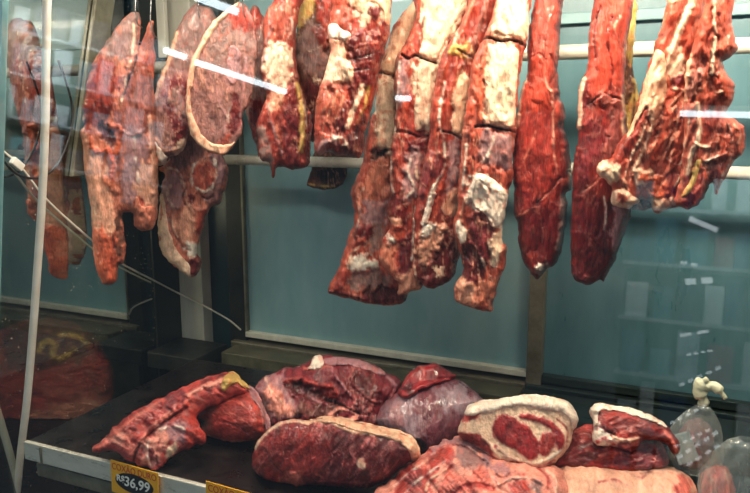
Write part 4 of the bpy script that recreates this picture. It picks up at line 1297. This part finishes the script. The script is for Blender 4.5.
for px, py, Y, lb in ((136, 14, 1.30, 'thin steel hook through the taller tip of the leftmost cut'), (151, 24, 1.30, 'thin steel hook through the smaller tip of the leftmost cut'),
                      (198, 8, 1.40, 'thin steel hook through the purplish pork shoulder'), (243, 5, 1.30, 'thin steel hook through the round ham')):
    hook(px, py, Y + 0.0, lb)
for px, Y, lb in ((292, 1.36, 'hook of the red cut with the pale fat panel'), (318, 1.42, 'hook of the brownish cut behind the largest chunk'), (362, 1.32, 'hook of the largest beef chunk'),
                  (412, 1.43, 'hook of the leftmost beef rib slab'), (445, 1.40, 'hook of the second beef rib slab'), (486, 1.36, 'hook of the third beef rib slab'), (515, 1.33, 'hook of the rightmost beef rib slab'),
                  (550, 1.36, 'hook of the pointed flank'), (614, 1.33, 'hook of the wider flank'), (684, 1.31, 'hook of the left rib rack'), (720, 1.26, 'hook of the rightmost rib rack')):
    hook(px, -12, Y, lb)

# ------------------------------------------------------------------ cuts lying on the tray
GP_ = 'cuts of meat laid on the tray'
P3 = Piece('meat_cut', 'large purplish cut with a white fat nub lying at the back of the tray', 'meat cut', GP_,
  [(257,384),(264,378),(270,375),(278,370),(286,367),(296,366),(306,363),(314,357),(326,355),(345,357),(358,359),(369,363),(378,367),(387,372),(399,380),(400,392),(392,402),(384,412),(380,424),(370,432),(340,434),(300,432),(273,428),(266,416),(260,404),(255,393)],
  (330,428), Z=0.0, yaw=10, tilt=42, T=0.045, Tb=0.03, R=0.05, base='u', cool=0.40, marb=0.2, rough=0.011, lump=0.02, ragged=1.6, feats=[
  ('blob','s',0.003,6,[(258,384),(278,372),(288,380),(296,398),(308,410),(296,418),(270,418),(262,402)]),
  ('blob','p',0.002,6,[(266,390),(280,388),(290,402),(296,412),(276,414)]),
  ('blob','n',-0.014,3,[(284,384),(304,382),(316,388),(328,390),(336,400),(320,402),(306,400),(294,394)]),
  ('line','e',4,0.006,[(286,382),(300,379),(314,384),(328,386)]),
  ('blob','m',0.005,3,[(318,384),(334,386),(336,396),(324,394)]),
  ('blob','d',0.004,5,[(344,374),(368,372),(378,386),(372,404),(356,408),(344,392)]),
  ('blob','n',0.002,4,[(354,382),(366,380),(370,394),(360,400)]),
  ('blob','b',0.003,4,[(296,402),(312,404),(332,406),(340,414),(318,418),(300,414)]),
  ('line','s',2.6,0.006,[(330,362),(334,374),(344,388),(352,398),(356,410)]),
  ('line','q',2.2,0.005,[(346,364),(350,376),(356,388),(370,400),(380,402)]),
  ('line','s',3.0,0.005,[(364,364),(382,374),(394,386),(388,400)]),
  ('line','h',2.0,0.003,[(300,368),(316,370),(330,366),(350,362)]),
  ('line','p',4,0.006,[(330,414),(338,409),(348,408),(356,414),(350,420)]),
  ('line','k',2.4,-0.010,[(326,400),(340,404),(356,412),(368,414)]),
  ('line','s',1.6,0.003,[(300,390),(312,398),(326,404)]),
  ('line','f',1.6,0.003,[(266,378),(274,392),(288,406)]),
  ])
P3.part('fat_nub', [(308,369),(311,362),(315,356),(321,355),(323,362),(322,368),(315,371)], 'w', T=0.016, R=0.014, label='white nub of fat')
P3.part('loose_fold', [(322,360),(334,357),(350,358),(368,363),(384,372),(380,376),(364,370),(346,366),(330,366)], 's', T=0.008, R=0.010, label='pale greyish fold at the top')

P5 = Piece('meat_cut', 'round silvery purple cut lying behind, with a dark red folded flap on top', 'meat cut', GP_,
  [(376,420),(379,412),(384,403),(392,396),(400,390),(416,384),(440,380),(458,380),(470,388),(480,396),(484,402),(478,412),(470,422),(462,436),(450,446),(430,454),(410,452),(398,440),(384,432)],
  (430,450), Z=0.0, yaw=14, tilt=40, T=0.055, Tb=0.03, R=0.06, base='j', cool=0.40, marb=0.0, veins=0.3, wet=0.9, rough=0.003, lump=0.03, feats=[
  ('blob','l',0.001,8,[(378,416),(390,398),(404,390),(414,400),(414,420),(420,440),(408,446),(388,432)]),
  ('blob','s',0.0,7,[(388,408),(400,400),(408,412),(400,428),(388,424)]),
  ('blob','l',0.0,9,[(440,386),(462,384),(476,400),(462,414),(444,410)]),
  ('line','s',1.5,0.001,[(410,440),(426,428),(440,420)]),
  ('line','s',1.2,0.001,[(430,396),(426,410),(418,424)]),
  ('line','s',1.2,0.001,[(446,398),(450,412),(444,428)]),
  ('blob','k',-0.008,3,[(416,442),(424,442),(424,450),(414,450)]),
  ])
P5.part('meat_flap', [(398,391),(401,384),(405,378),(411,371),(418,366),(428,364),(438,364),(450,371),(457,377),(446,382),(434,386),(424,390),(414,396),(407,399),(400,396)], 'i', T=0.040, R=0.016, rough=0.004, label='dark red folded flap',
        feats=[('line','e',3,0.002,[(402,390),(412,376),(424,368)]), ('line','h',1.3,0.001,[(420,366),(424,376),(418,386)]), ('blob','n',-0.002,3,[(402,388),(412,380),(414,390),(406,396)])])

P1 = Piece('meat_cut', 'long pink ragged cut at the left end hanging over the steel tray edge', 'meat cut', GP_,
  [(93,451),(94,446),(99,442),(104,438),(109,434),(113,429),(121,421),(130,415),(139,409),(148,405),(155,399),(165,396),(172,391),(184,387),(197,380),(210,376),(222,373),(232,374),(242,382),(245,392),(230,398),(214,406),(202,412),(196,418),(200,426),(205,432),(207,437),(203,444),(196,445),(190,450),(182,451),(176,456),(168,459),(164,466),(157,472),(150,470),(146,466),(141,467),(134,463),(127,461),(122,456),(118,452),(112,450),(108,451),(103,452),(98,454)],
  (150,468), Z=0.0, yaw=34, tilt=42, T=0.030, Tb=0.03, R=0.035, base='e', cool=0.40, marb=0.3, rough=0.006, lump=0.02, grain=-0.95, stretch=0.3, ragged=1.6, feats=[
  ('blob','h',0.002,5,[(94,449),(104,440),(116,430),(130,424),(134,436),(128,452),(112,448)]),
  ('blob','p',0.002,4,[(108,440),(124,430),(130,440),(122,448)]),
  ('blob','m',0.003,5,[(120,422),(150,404),(172,393),(176,402),(150,418),(132,432)]),
  ('line','h',3.5,0.003,[(112,436),(130,422),(150,408),(170,396)]),
  ('blob','u',0.003,4,[(168,394),(180,391),(186,402),(174,414),(160,408)]),
  ('blob','d',0.002,4,[(196,382),(222,374),(228,378),(212,390),(198,390)]),
  ('line','p',5,0.005,[(188,396),(200,389),(214,384),(224,380)]),
  ('line','h',4,0.005,[(190,398),(178,410),(158,422),(142,438),(132,456)]),
  ('line','p',1.6,0.003,[(186,402),(164,416),(150,428),(140,446)]),
  ('line','n',2.2,-0.010,[(186,408),(168,420),(150,434),(138,448),(133,462)]),
  ('blob','r',0.003,5,[(176,408),(192,402),(200,416),(196,426),(180,424)]),
  ('blob','s',0.003,5,[(152,434),(166,424),(182,422),(192,430),(186,442),(170,444),(158,460),(148,462),(142,450)]),
  ('blob','p',0.003,4,[(146,440),(160,430),(170,440),(160,454),(148,462),(142,456)]),
  ('line','w',2,0.003,[(160,430),(172,426),(186,430),(196,434)]),
  ('blob','f',0.003,3,[(166,446),(176,443),(174,454),(166,459)]),
  ('blob','r',0.004,4,[(188,430),(204,434),(200,444),(188,446)]),
  ('blob','d',0.0,1.5,[(150,450),(154,448),(155,457),(151,460)]),
  ('line','w',1.5,0.002,[(150,438),(147,452),(151,466)]),
  ('line','d',1.5,-0.003,[(160,440),(156,452),(158,466)]),
  ])
P1.part('fat_flap', [(219,386),(222,378),(228,373),(235,372),(241,378),(248,384),(250,390),(242,388),(236,384),(230,386),(222,392)], 'y', T=0.012, R=0.010, label='yellowish curled fat flap')

P2 = Piece('meat_cut', 'round bright red cut beside the long ragged one at the left', 'meat cut', GP_,
  [(186,411),(188,405),(194,401),(203,396),(213,392),(226,389),(238,389),(249,392),(258,400),(264,412),(266,426),(262,436),(252,441),(238,443),(224,442),(212,439),(206,435),(202,429),(202,423),(197,422),(190,418)],
  (235,441), Z=0.0, yaw=0, tilt=24, T=0.060, Tb=0.04, R=0.055, base='r', cool=0.40, marb=0.6, rough=0.004, grain=1.2, stretch=0.3, feats=[
  ('blob','s',0.002,4,[(190,404),(206,398),(210,408),(202,418),(192,414)]),
  ('line','e',4,0.005,[(188,410),(194,418),(204,416)]),
  ('blob','k',-0.008,2,[(198,420),(205,420),(203,428),(199,426)]),
  ('line','p',4,0.003,[(200,426),(208,436),(224,441),(244,442)]),
  ('blob','e',0.002,6,[(214,396),(240,394),(256,410),(256,430),(236,436),(214,430),(206,414)]),
  ('line','h',1.3,0.001,[(222,400),(240,404),(250,414)]),
  ('line','h',1.3,0.001,[(214,412),(232,414),(248,424)]),
  ('line','d',1.5,-0.002,[(216,420),(232,424),(246,432)]),
  ('line','p',2,0.002,[(250,395),(260,408),(262,424)]),
  ])
P2.part('fat_flap', [(246,388),(252,386),(258,394),(264,406),(270,420),(270,430),(265,434),(263,422),(258,408),(251,398)], 's', T=0.008, R=0.008, label='greyish fat edge on the right')

P4 = Piece('sirloin', 'long deep red sirloin lying in front with a thin cream fat rim', 'meat cut', GP_,
  [(254,452),(257,442),(263,434),(271,426),(282,421),(294,419),(306,420),(318,419),(330,417),(342,418),(356,422),(372,427),(388,431),(402,434),(412,440),(417,448),(417,456),(410,461),(402,467),(392,477),(378,485),(362,488),(344,487),(322,486),(308,486),(298,489),(290,485),(278,484),(268,482),(260,477),(254,470),(251,463)],
  (330,487), Z=0.0, yaw=6, tilt=16, T=0.050, Tb=0.035, R=0.045, base='u', cool=0.40, marb=0.25, rough=0.004, lump=0.02, wet=0.7, grain=0.5, stretch=0.6, feats=[
  ('blob','m',0.0,10,[(262,440),(300,430),(340,436),(330,470),(290,478),(260,466)]),
  ('blob','d',0.0,12,[(330,438),(380,442),(400,454),(370,478),(330,474)]),
  ('line','f',3.5,0.003,[(256,448),(264,437),(276,427),(292,421),(308,424)]),
  ('line','c',4,0.003,[(306,421),(330,423),(346,430),(366,434),(388,436),(406,442)]),
  ('line','n',1.5,-0.003,[(266,448),(274,462),(284,472)]),
  ('line','q',1.2,0.001,[(272,440),(282,456),(296,464)]),
  ('line','q',1.2,0.001,[(258,460),(270,464),(280,472)]),
  ('line','h',1.4,0.002,[(288,476),(304,470),(322,476)]),
  ('blob','h',0.003,3,[(282,478),(300,476),(304,486),(290,488)]),
  ('line','q',2,0.002,[(310,482),(330,480),(360,484)]),
  ('blob','f',0.001,1.2,[(359,459),(362,459),(362,466),(359,466)]),
  ])
P4.part('fat_rim', [(310,420),(322,417),(334,416),(346,418),(362,422),(384,427),(402,431),(413,437),(419,446),(420,456),(414,462),(409,456),(404,448),(392,441),(372,436),(350,430),(334,425),(318,423)], 'c', T=0.008, R=0.008, label='cream fat rim along the top edge')

P6 = Piece('beef_ribs', 'big pale and red bony cut at the bottom below the ribeye steak', 'meat cut', GP_,
  [(366,512),(374,494),(378,487),(386,484),(390,479),(396,476),(398,470),(404,467),(406,463),(413,461),(418,456),(426,453),(430,448),(438,445),(444,440),(450,440),(456,436),(470,438),(486,448),(506,456),(530,462),(556,466),(566,480),(566,530),(440,536),(366,530)],
  (440,505), Z=0.012, yaw=14, tilt=52, T=0.070, Tb=0.02, R=0.08, base='p', cool=0.40, marb=0.2, rough=0.007, lump=0.022, grain=-0.8, ragged=1.8, feats=[
  ('blob','r',0.002,4,[(386,484),(404,466),(420,458),(434,450),(450,446),(454,460),(440,466),(432,482),(424,500),(384,504)]),
  ('blob','d',0.001,3,[(406,478),(418,468),(424,474),(414,486)]),
  ('blob','p',0.006,3,[(379,490),(390,482),(400,480),(396,492),(382,500)]),
  ('blob','p',0.006,3,[(416,462),(428,456),(432,460),(424,468)]),
  ('line','w',1.6,0.004,[(396,486),(408,474),(420,466),(436,452)]),
  ('line','w',1.6,0.004,[(404,496),(414,484),(428,474),(444,462)]),
  ('line','f',2,0.004,[(426,490),(432,478),(446,470)]),
  ('blob','g',0.004,5,[(456,448),(466,444),(478,452),(484,460),(474,468),(462,470),(454,462)]),
  ('line','s',5,0.006,[(434,450),(446,442),(462,442),(476,448),(488,458)]),
  ('line','n',1.6,-0.008,[(444,446),(460,446),(474,454),(486,464)]),
  ('line','r',2.6,-0.004,[(452,466),(444,476),(440,492)]),
  ('blob','h',0.003,5,[(446,474),(466,476),(486,468),(484,484),(460,490),(444,490)]),
  ('blob','s',0.003,5,[(486,460),(506,466),(504,478),(488,474)]),
  ('line','r',5,-0.004,[(450,496),(462,486),(476,484),(490,488)]),
  ('line','r',3,-0.003,[(492,474),(502,478),(510,472),(520,474)]),
  ('line','w',2.4,0.005,[(496,484),(508,478),(526,478),(536,482)]),
  ('blob','r',0.0,3,[(508,484),(520,480),(528,488),(520,500),(508,500)]),
  ('blob','g',0.0,3,[(528,476),(538,480),(534,492),(526,488)]),
  ('line','e',2.5,-0.004,[(536,468),(544,478),(542,494)]),
  ('line','f',3,0.004,[(544,470),(552,480),(550,496)]),
  ])
P7 = Piece('ribeye_steak', 'thick ribeye steak standing with its cut face and marbled eye showing', 'meat cut', GP_,
  [(458,434),(459,426),(463,418),(466,410),(474,404),(484,401),(498,399),(512,398),(526,396),(542,397),(557,399),(568,402),(573,410),(577,418),(574,430),(570,444),(563,455),(556,461),(546,469),(536,471),(524,468),(512,467),(502,464),(494,461),(484,452),(474,446),(464,440)],
  (515,470), Z=0.055, yaw=20, tilt=22, T=0.030, Tb=0.022, R=0.016, base='f', cool=0.40, wk=0.45, marb=0.2, rough=0.002, veins=0.6, zmin=0.05, stretch=0.8, feats=[
  ('blob','f',0.001,3,[(464,412),(486,402),(540,398),(568,404),(572,414),(546,412),(520,408),(500,414),(484,420),(466,418)]),
  ('blob','i',0.003,2.2,[(493,428),(495,420),(502,415),(512,417),(522,423),(532,432),(538,444),(539,452),(532,459),(522,455),(510,447),(500,440),(494,434)]),
  ('blob','i',0.003,2,[(520,417),(530,415),(544,418),(554,425),(561,434),(562,444),(559,450),(555,440),(550,430),(540,424),(530,420)]),
  ('blob','m',0.003,2,[(541,434),(548,431),(554,436),(553,446),(546,455),(540,452),(539,442)]),
  ('line','q',0.9,0.001,[(504,420),(508,432),(516,440)]),
  ('line','q',0.9,0.001,[(512,424),(520,436),(526,448)]),
  ('blob','m',0.001,2,[(458,433),(472,433),(484,438),(494,450),(488,452),(472,442),(460,438)]),
  ('blob','e',0.001,2,[(464,416),(476,412),(478,418),(466,422)]),
  ('line','f',3,0.003,[(484,438),(492,446),(500,458)]),
  ('line','i',3,0.001,[(496,446),(508,454),(522,462)]),
  ('line','e',2,-0.002,[(474,440),(486,448),(496,460)]),
  ('line','w',2.5,0.002,[(498,448),(512,458),(528,462),(540,462),(552,456),(560,450)]),
  ('line','e',1.5,-0.002,[(556,420),(566,430),(566,446)]),
  ('line','e',2,0.001,[(528,466),(540,466),(554,460)]),
  ('blob','r',0.001,2,[(512,460),(524,462),(522,467),(512,466)]),
  ])
P7.part('fat_cap', [(464,414),(467,407),(476,402),(490,399),(512,397),(528,394),(546,396),(562,399),(572,405),(578,416),(577,426),(571,430),(568,420),(560,413),(544,410),(524,407),(508,408),(496,411),(482,414),(472,417)], 'w', T=0.006, R=0.012, label='pale fat cap over the steak', rough=0.002)

P8 = Piece('meat_cut', 'flat dark red cut under the small fatty steak on the right', 'meat cut', GP_,
  [(555,466),(560,458),(567,448),(571,438),(574,430),(582,427),(590,424),(610,430),(640,436),(658,440),(666,452),(668,466),(660,474),(640,478),(610,474),(580,472)],
  (610,472), Z=0.05, yaw=14, tilt=40, T=0.03, Tb=0.012, R=0.03, base='m', cool=0.40, marb=0.2, rough=0.007, zmin=0.045, grain=1.2, feats=[
  ('blob','d',0.002,4,[(570,448),(590,440),(600,452),(590,464),(570,462)]),
  ('blob','u',0.003,4,[(634,440),(656,440),(662,460),(648,468),(632,462)]),
  ('line','h',3,0.005,[(600,456),(616,452),(630,456)]),
  ('line','e',4,0.004,[(576,434),(588,430),(596,436)]),
  ('blob','u',0.003,3,[(610,458),(630,456),(636,466),(616,468)]),
  ])
P9 = Piece('steak', 'small red steak with a white fat rim lying on top at the right', 'meat cut', GP_,
  [(590,410),(594,406),(602,404),(614,407),(626,408),(638,411),(650,415),(660,420),(667,426),(674,434),(679,442),(680,450),(674,455),(669,448),(662,442),(652,440),(644,441),(638,447),(632,452),(622,450),(612,447),(603,447),(596,444),(592,436),(593,426),(593,418)],
  (630,450), Z=0.095, yaw=16, tilt=36, T=0.026, Tb=0.008, R=0.022, base='d', cool=0.40, marb=0.4, rough=0.005, zmin=0.08, grain=1.2, feats=[
  ('blob','m',0.002,4,[(602,416),(620,412),(644,420),(660,430),(648,438),(620,436),(606,428)]),
  ('blob','w',0.003,3,[(594,420),(602,422),(608,432),(616,440),(608,446),(596,442)]),
  ('line','k',1.6,-0.004,[(602,428),(610,432),(616,436)]),
  ('line','e',3,0.002,[(598,442),(606,438),(614,444)]),
  ('line','f',2.4,0.003,[(612,436),(624,440),(640,438)]),
  ('line','h',3,0.003,[(662,428),(670,438),(676,450)]),
  ('blob','u',0.002,4,[(640,426),(656,430),(658,440),(644,438)]),
  ])
P9.part('fat_rim', [(589,411),(594,405),(604,403),(626,407),(642,411),(656,417),(668,426),(664,428),(650,421),(634,416),(616,412),(604,411),(599,416),(598,424),(594,428),(592,420)], 'w', T=0.008, R=0.007, label='white fat rim')

P10 = Piece('fat_covered_cut', 'broad peach-coloured slab of fat at the bottom right', 'meat cut', GP_,
  [(546,500),(550,484),(556,472),(564,464),(578,462),(592,461),(610,464),(630,466),(650,464),(668,466),(682,471),(690,478),(696,488),(700,505),(700,536),(546,536)],
  (620,510), Z=0.006, yaw=12, tilt=56, T=0.075, Tb=0.02, R=0.06, base='x', cool=0.40, marb=0.0, veins=0.4, rough=0.004, lump=0.018, feats=[
  ('blob','h',0.0,6,[(672,474),(686,478),(693,500),(682,500)]),
  ('line','q',2.5,-0.001,[(630,474),(640,478),(648,472)]),
  ('line','e',2,-0.001,[(664,478),(672,484),(676,494)]),
  ('line','b',1.5,-0.001,[(632,470),(640,474),(650,472)]),
  ('line','q',1.5,-0.001,[(600,482),(616,480),(628,486)]),
  ])
P11 = Piece('chop', 'small pink chop with white fat lines inside the right plastic bag', 'meat cut', GP_,
  [(700,480),(704,472),(710,468),(718,465),(726,466),(731,474),(734,484),(736,500),(732,530),(702,530)],
  (718,510), Z=0.01, yaw=10, tilt=40, T=0.03, Tb=0.02, R=0.025, base='h', cool=0.40, marb=0.3, feats=[
  ('line','f',3,0.003,[(708,470),(712,484),(712,500)]), ('line','f',3,0.003,[(724,468),(728,482),(730,500)]), ('line','e',4,0.001,[(718,470),(720,486),(720,500)])])
P12 = Piece('meat_cut', 'dull purplish meat inside the knotted plastic bag', 'meat cut', GP_,
  [(676,440),(684,424),(696,418),(708,424),(714,438),(712,456),(700,468),(684,470),(676,458)],
  (695,470), Z=0.03, yaw=16, tilt=30, T=0.03, Tb=0.03, R=0.035, base='g', cool=0.40, marb=0.2, zmin=0.02, feats=[
  ('blob','u',0.001,4,[(690,440),(706,436),(706,454),(692,462)])])

P0 = Piece('meat_cut', 'big dim cut of meat seen through the dusty side pane at the lower left', 'meat cut', GP_,
  [(-14,345),(2,330),(30,319),(62,319),(88,330),(106,352),(114,376),(113,400),(105,416),(80,424),(48,430),(10,432),(-14,425)],
  (60,428), Y=1.56, yaw=20, tilt=30, T=0.06, Tb=0.05, R=0.07, base='e', cool=0.40, marb=0.3, rough=0.008, zmin=-0.297, grain=1.2, stretch=0.4, feats=[
  ('blob','b',0.002,6,[(10,330),(60,320),(92,336),(84,360),(40,370),(10,366)]),
  ('line','y',6,0.006,[(40,352),(46,342),(56,346),(52,356),(62,358),(74,350)]),
  ('line','y',5,0.006,[(60,336),(76,336),(88,346)]),
  ('line','r',4,0.003,[(20,384),(60,374),(96,364)]),
  ('line','h',3,0.003,[(16,400),(60,394),(106,392)]),
  ('blob','p',0.002,6,[(30,412),(70,404),(108,402),(104,416),(60,424),(20,426)]),
  ])
# ------------------------------------------------------------------ plastic bags
def bag_mat():
    m = bpy.data.materials.new('thin_plastic'); m.use_nodes = True
    nt = m.node_tree; nt.nodes.clear()
    out = N(nt, 'ShaderNodeOutputMaterial')
    tr = N(nt, 'ShaderNodeBsdfTransparent')
    d = N(nt, 'ShaderNodeBsdfDiffuse'); d.inputs[0].default_value = rgb(190, 204, 200)
    tl = N(nt, 'ShaderNodeBsdfTranslucent'); tl.inputs[0].default_value = rgb(190, 204, 200)
    gl = N(nt, 'ShaderNodeBsdfGlossy'); gl.inputs['Roughness'].default_value = 0.18
    v = coords(nt, (1, 1, 0.35))
    n = N(nt, 'ShaderNodeTexNoise', i_Scale=42.0, i_Detail=3.0, i_Distortion=1.4)
    nt.links.new(v, n.inputs['Vector'])
    bp = N(nt, 'ShaderNodeBump', i_Strength=1.0, i_Distance=0.006)
    nt.links.new(n.outputs['Fac'], bp.inputs['Height'])
    for s in (d, gl): nt.links.new(bp.outputs[0], s.inputs['Normal'])
    m1 = N(nt, 'ShaderNodeMixShader'); m1.inputs[0].default_value = 0.45
    nt.links.new(d.outputs[0], m1.inputs[1]); nt.links.new(tl.outputs[0], m1.inputs[2])
    m2 = N(nt, 'ShaderNodeMixShader')
    fac = ramp(nt, n.outputs['Fac'], [(0.35, g(0.16)), (0.65, g(0.42))])
    nt.links.new(fac, m2.inputs[0]); nt.links.new(tr.outputs[0], m2.inputs[1]); nt.links.new(m1.outputs[0], m2.inputs[2])
    m3 = N(nt, 'ShaderNodeMixShader'); m3.inputs[0].default_value = 0.10
    nt.links.new(m2.outputs[0], m3.inputs[1]); nt.links.new(gl.outputs[0], m3.inputs[2])
    nt.links.new(m3.outputs[0], out.inputs[0])
    return m


M_bag = bag_mat()
M_knot = surface('bunched_plastic', rgb(188, 190, 160), rgb(214, 214, 188), (60, 60, 60), rough=0.4, bump=0.6)


def bag(label, sil, axis_px, Y, seed, squash=0.55, knot=None):
    """gathered sack: rings whose width follows the silhouette rows (x0, x1, y)"""
    mb = MB(); n = 40
    rings = []
    for (x0, x1, y) in sil:
        a, b = at_y(x0, y, Y), at_y(x1, y, Y)
        rings.append(((a + b) / 2, (b - a).length / 2))
    base = rings[-1][0].copy()
    k0 = 0
    fine = []
    for i in range(len(rings) - 1):
        for j in range(5):
            t = j / 5
            fine.append((rings[i][0].lerp(rings[i + 1][0], t), rings[i][1] * (1 - t) + rings[i + 1][1] * t))
    fine.append(rings[-1])
    for i, (c, r) in enumerate(fine):
        for k in range(n):
            w = 2 * PI * k / n
            pl = 1 + 0.05 * math.sin(w * 9 + seed + i * 0.15) + 0.03 * math.sin(w * 17 + seed * 2 - i * 0.3)
            z = max(c.z, 0.004)
            mb.v.append(Vector((c.x - base.x + math.cos(w) * r * pl, math.sin(w) * max(r * squash, min(r, .012)) * pl, z - 0.0)))
    for i in range(len(fine) - 1):
        for k in range(n):
            mb.f.append((i * n + k, (i + 1) * n + k, (i + 1) * n + (k + 1) % n, i * n + (k + 1) % n))
    mb.f.append(tuple((len(fine) - 1) * n + k for k in range(n)))
    o = mb.build('plastic_bag', M_bag, smooth=True)
    o.location = (base.x, Y, 0)
    tag(o, label, 'plastic bag', 'clear plastic bags')
    return o


b1 = bag('knotted clear plastic bag standing at the back right of the tray', [(699, 708, 404), (694, 712, 408), (684, 717, 415), (675, 720, 424), (669, 723, 436), (668, 724, 450), (670, 722, 462), (676, 716, 472)], 700, 1.27, 1.0)
# knot and ears
kc = at_y(703, 403, 1.27)
kb = MB().tube(spline([kc + Vector((0, 0, -0.004)), kc + Vector((0.001, 0, 0.006)), kc + Vector((-0.006, 0, 0.018)), kc + Vector((-0.004, 0.002, 0.034)), kc + Vector((0.003, 0, 0.044))], 5),
               [0.009] * 5 + [0.007] * 3 + [0.012] * 5 + [0.013] * 4 + [0.005] * 4, 12)
kb.tube(spline([kc + Vector((-0.002, 0, 0.026)), kc + Vector((0.012, 0.003, 0.032)), kc + Vector((0.024, 0, 0.026)), kc + Vector((0.034, -0.002, 0.014))], 5), [0.008] * 6 + [0.009] * 5 + [0.004] * 5, 10)
off = Vector(b1.location)
kb.v = [v - off for v in kb.v]
kb.build('bag_knot', M_knot, b1, smooth=True)
b2 = bag('large clear plastic bag cut off by the right edge of the picture', [(738, 770, 440), (728, 780, 444), (718, 786, 454), (710, 790, 466), (702, 794, 480), (698, 796, 498), (700, 796, 516)], 750, 1.14, 4.0, squash=0.45)
# white packet in the knotted bag
pk = MB().box(Vector((-0.018, -0.003, -0.026)), Vector((0.018, 0.003, 0.026))).build('paper_packet', surface('white_packet', rgb(150, 168, 170), rgb(170, 186, 188), rough=0.5), bevel=0.002)
pk.location = at_y(684, 448, 1.262); pk.rotation_euler = (math.radians(-16), math.radians(-20), math.radians(16))
tag(pk, 'whitish square packet at the left side of the knotted plastic bag', 'packet')

# ------------------------------------------------------------------ price tags
M_tag = surface('yellow_card', rgb(240, 172, 20), rgb(250, 184, 34), (6, 6, 6), rough=0.5)
M_tagred = surface('red_ink', rgb(196, 60, 20), rgb(206, 66, 24), rough=0.6)
M_ink = surface('black_ink', rgb(16, 14, 14), rgb(22, 20, 20), rough=0.6)
M_white = surface('white_ink', rgb(240, 238, 230), rgb(248, 246, 240), rough=0.6)


def text(s, size, mat, parent, loc, name, sx=1.0, italic=0.0, bold=0.0):
    c = bpy.data.curves.new(name, 'FONT')
    c.body = s; c.size = size; c.extrude = 0.0003; c.offset = bold; c.shear = italic
    c.align_x = 'CENTER'; c.align_y = 'CENTER'
    o = bpy.data.objects.new(name, c)
    COL.objects.link(o)
    dg = bpy.context.evaluated_depsgraph_get(); dg.update()
    me = bpy.data.meshes.new_from_object(o.evaluated_get(dg))
    bpy.data.objects.remove(o)
    me.materials.clear(); me.materials.append(mat)
    t = bpy.data.objects.new(name, me)
    COL.objects.link(t)
    t.parent = parent; t.location = loc
    t.rotation_euler = (PI / 2, 0, 0); t.scale = (sx, 1, 1)
    return t


def price_tag(px0, px1, py, title, price, label, roll=0.0, wide=None):
    Yt_ = YF - 0.006
    a, b = at_y(px0, py, Yt_), at_y(px1, py + 8, Yt_)
    w = (b.x - a.x); h = 0.066
    c = Vector(((a.x + b.x) / 2, Yt_, (a.z + b.z) / 2 - h))
    o = MB().box(Vector((-w / 2, -0.001, 0)), Vector((w / 2, 0.001, h))).build('price_tag', M_tag, bevel=0.0005)
    o.location = c; o.rotation_euler = (0, roll, 0)
    tag(o, label, 'price tag', 'yellow price tags on the tray edge')
    text(title, w * 0.168, M_tagred, o, (0, -0.0014, h - 0.0115), 'title_lettering', sx=0.82)
    ew, eh = w * 0.40, 0.0195
    m = MB(); n = 40
    for y in (-0.0022, -0.0010):
        for k in range(n):
            m.v.append(Vector((math.cos(2 * PI * k / n) * ew, y, 0.030 + math.sin(2 * PI * k / n) * eh)))
    m.f.append(tuple(range(n))[::-1]); m.f.append(tuple(range(n, 2 * n)))
    for k in range(n): m.f.append((k, (k + 1) % n, n + (k + 1) % n, n + k))
    m.build('price_oval', M_ink, o)
    if not price: return o
    text('R$', w * 0.16, M_white, o, (-w * 0.28, -0.0026, 0.034), 'currency_lettering', bold=0.0003)
    text(price, w * 0.245, M_white, o, (w * 0.06, -0.0026, 0.031), 'price_lettering', bold=0.0004, italic=0.1)
    return o


price_tag(110, 157, 462, 'COXÃO DURO', '36,99', 'yellow price tag reading COXÃO DURO 36,99 on the steel tray edge', roll=math.radians(2))
price_tag(205, 258, 484, 'COXÃO MOLE', '', 'yellow price tag at the bottom edge of the photo, only its title showing', roll=math.radians(2))
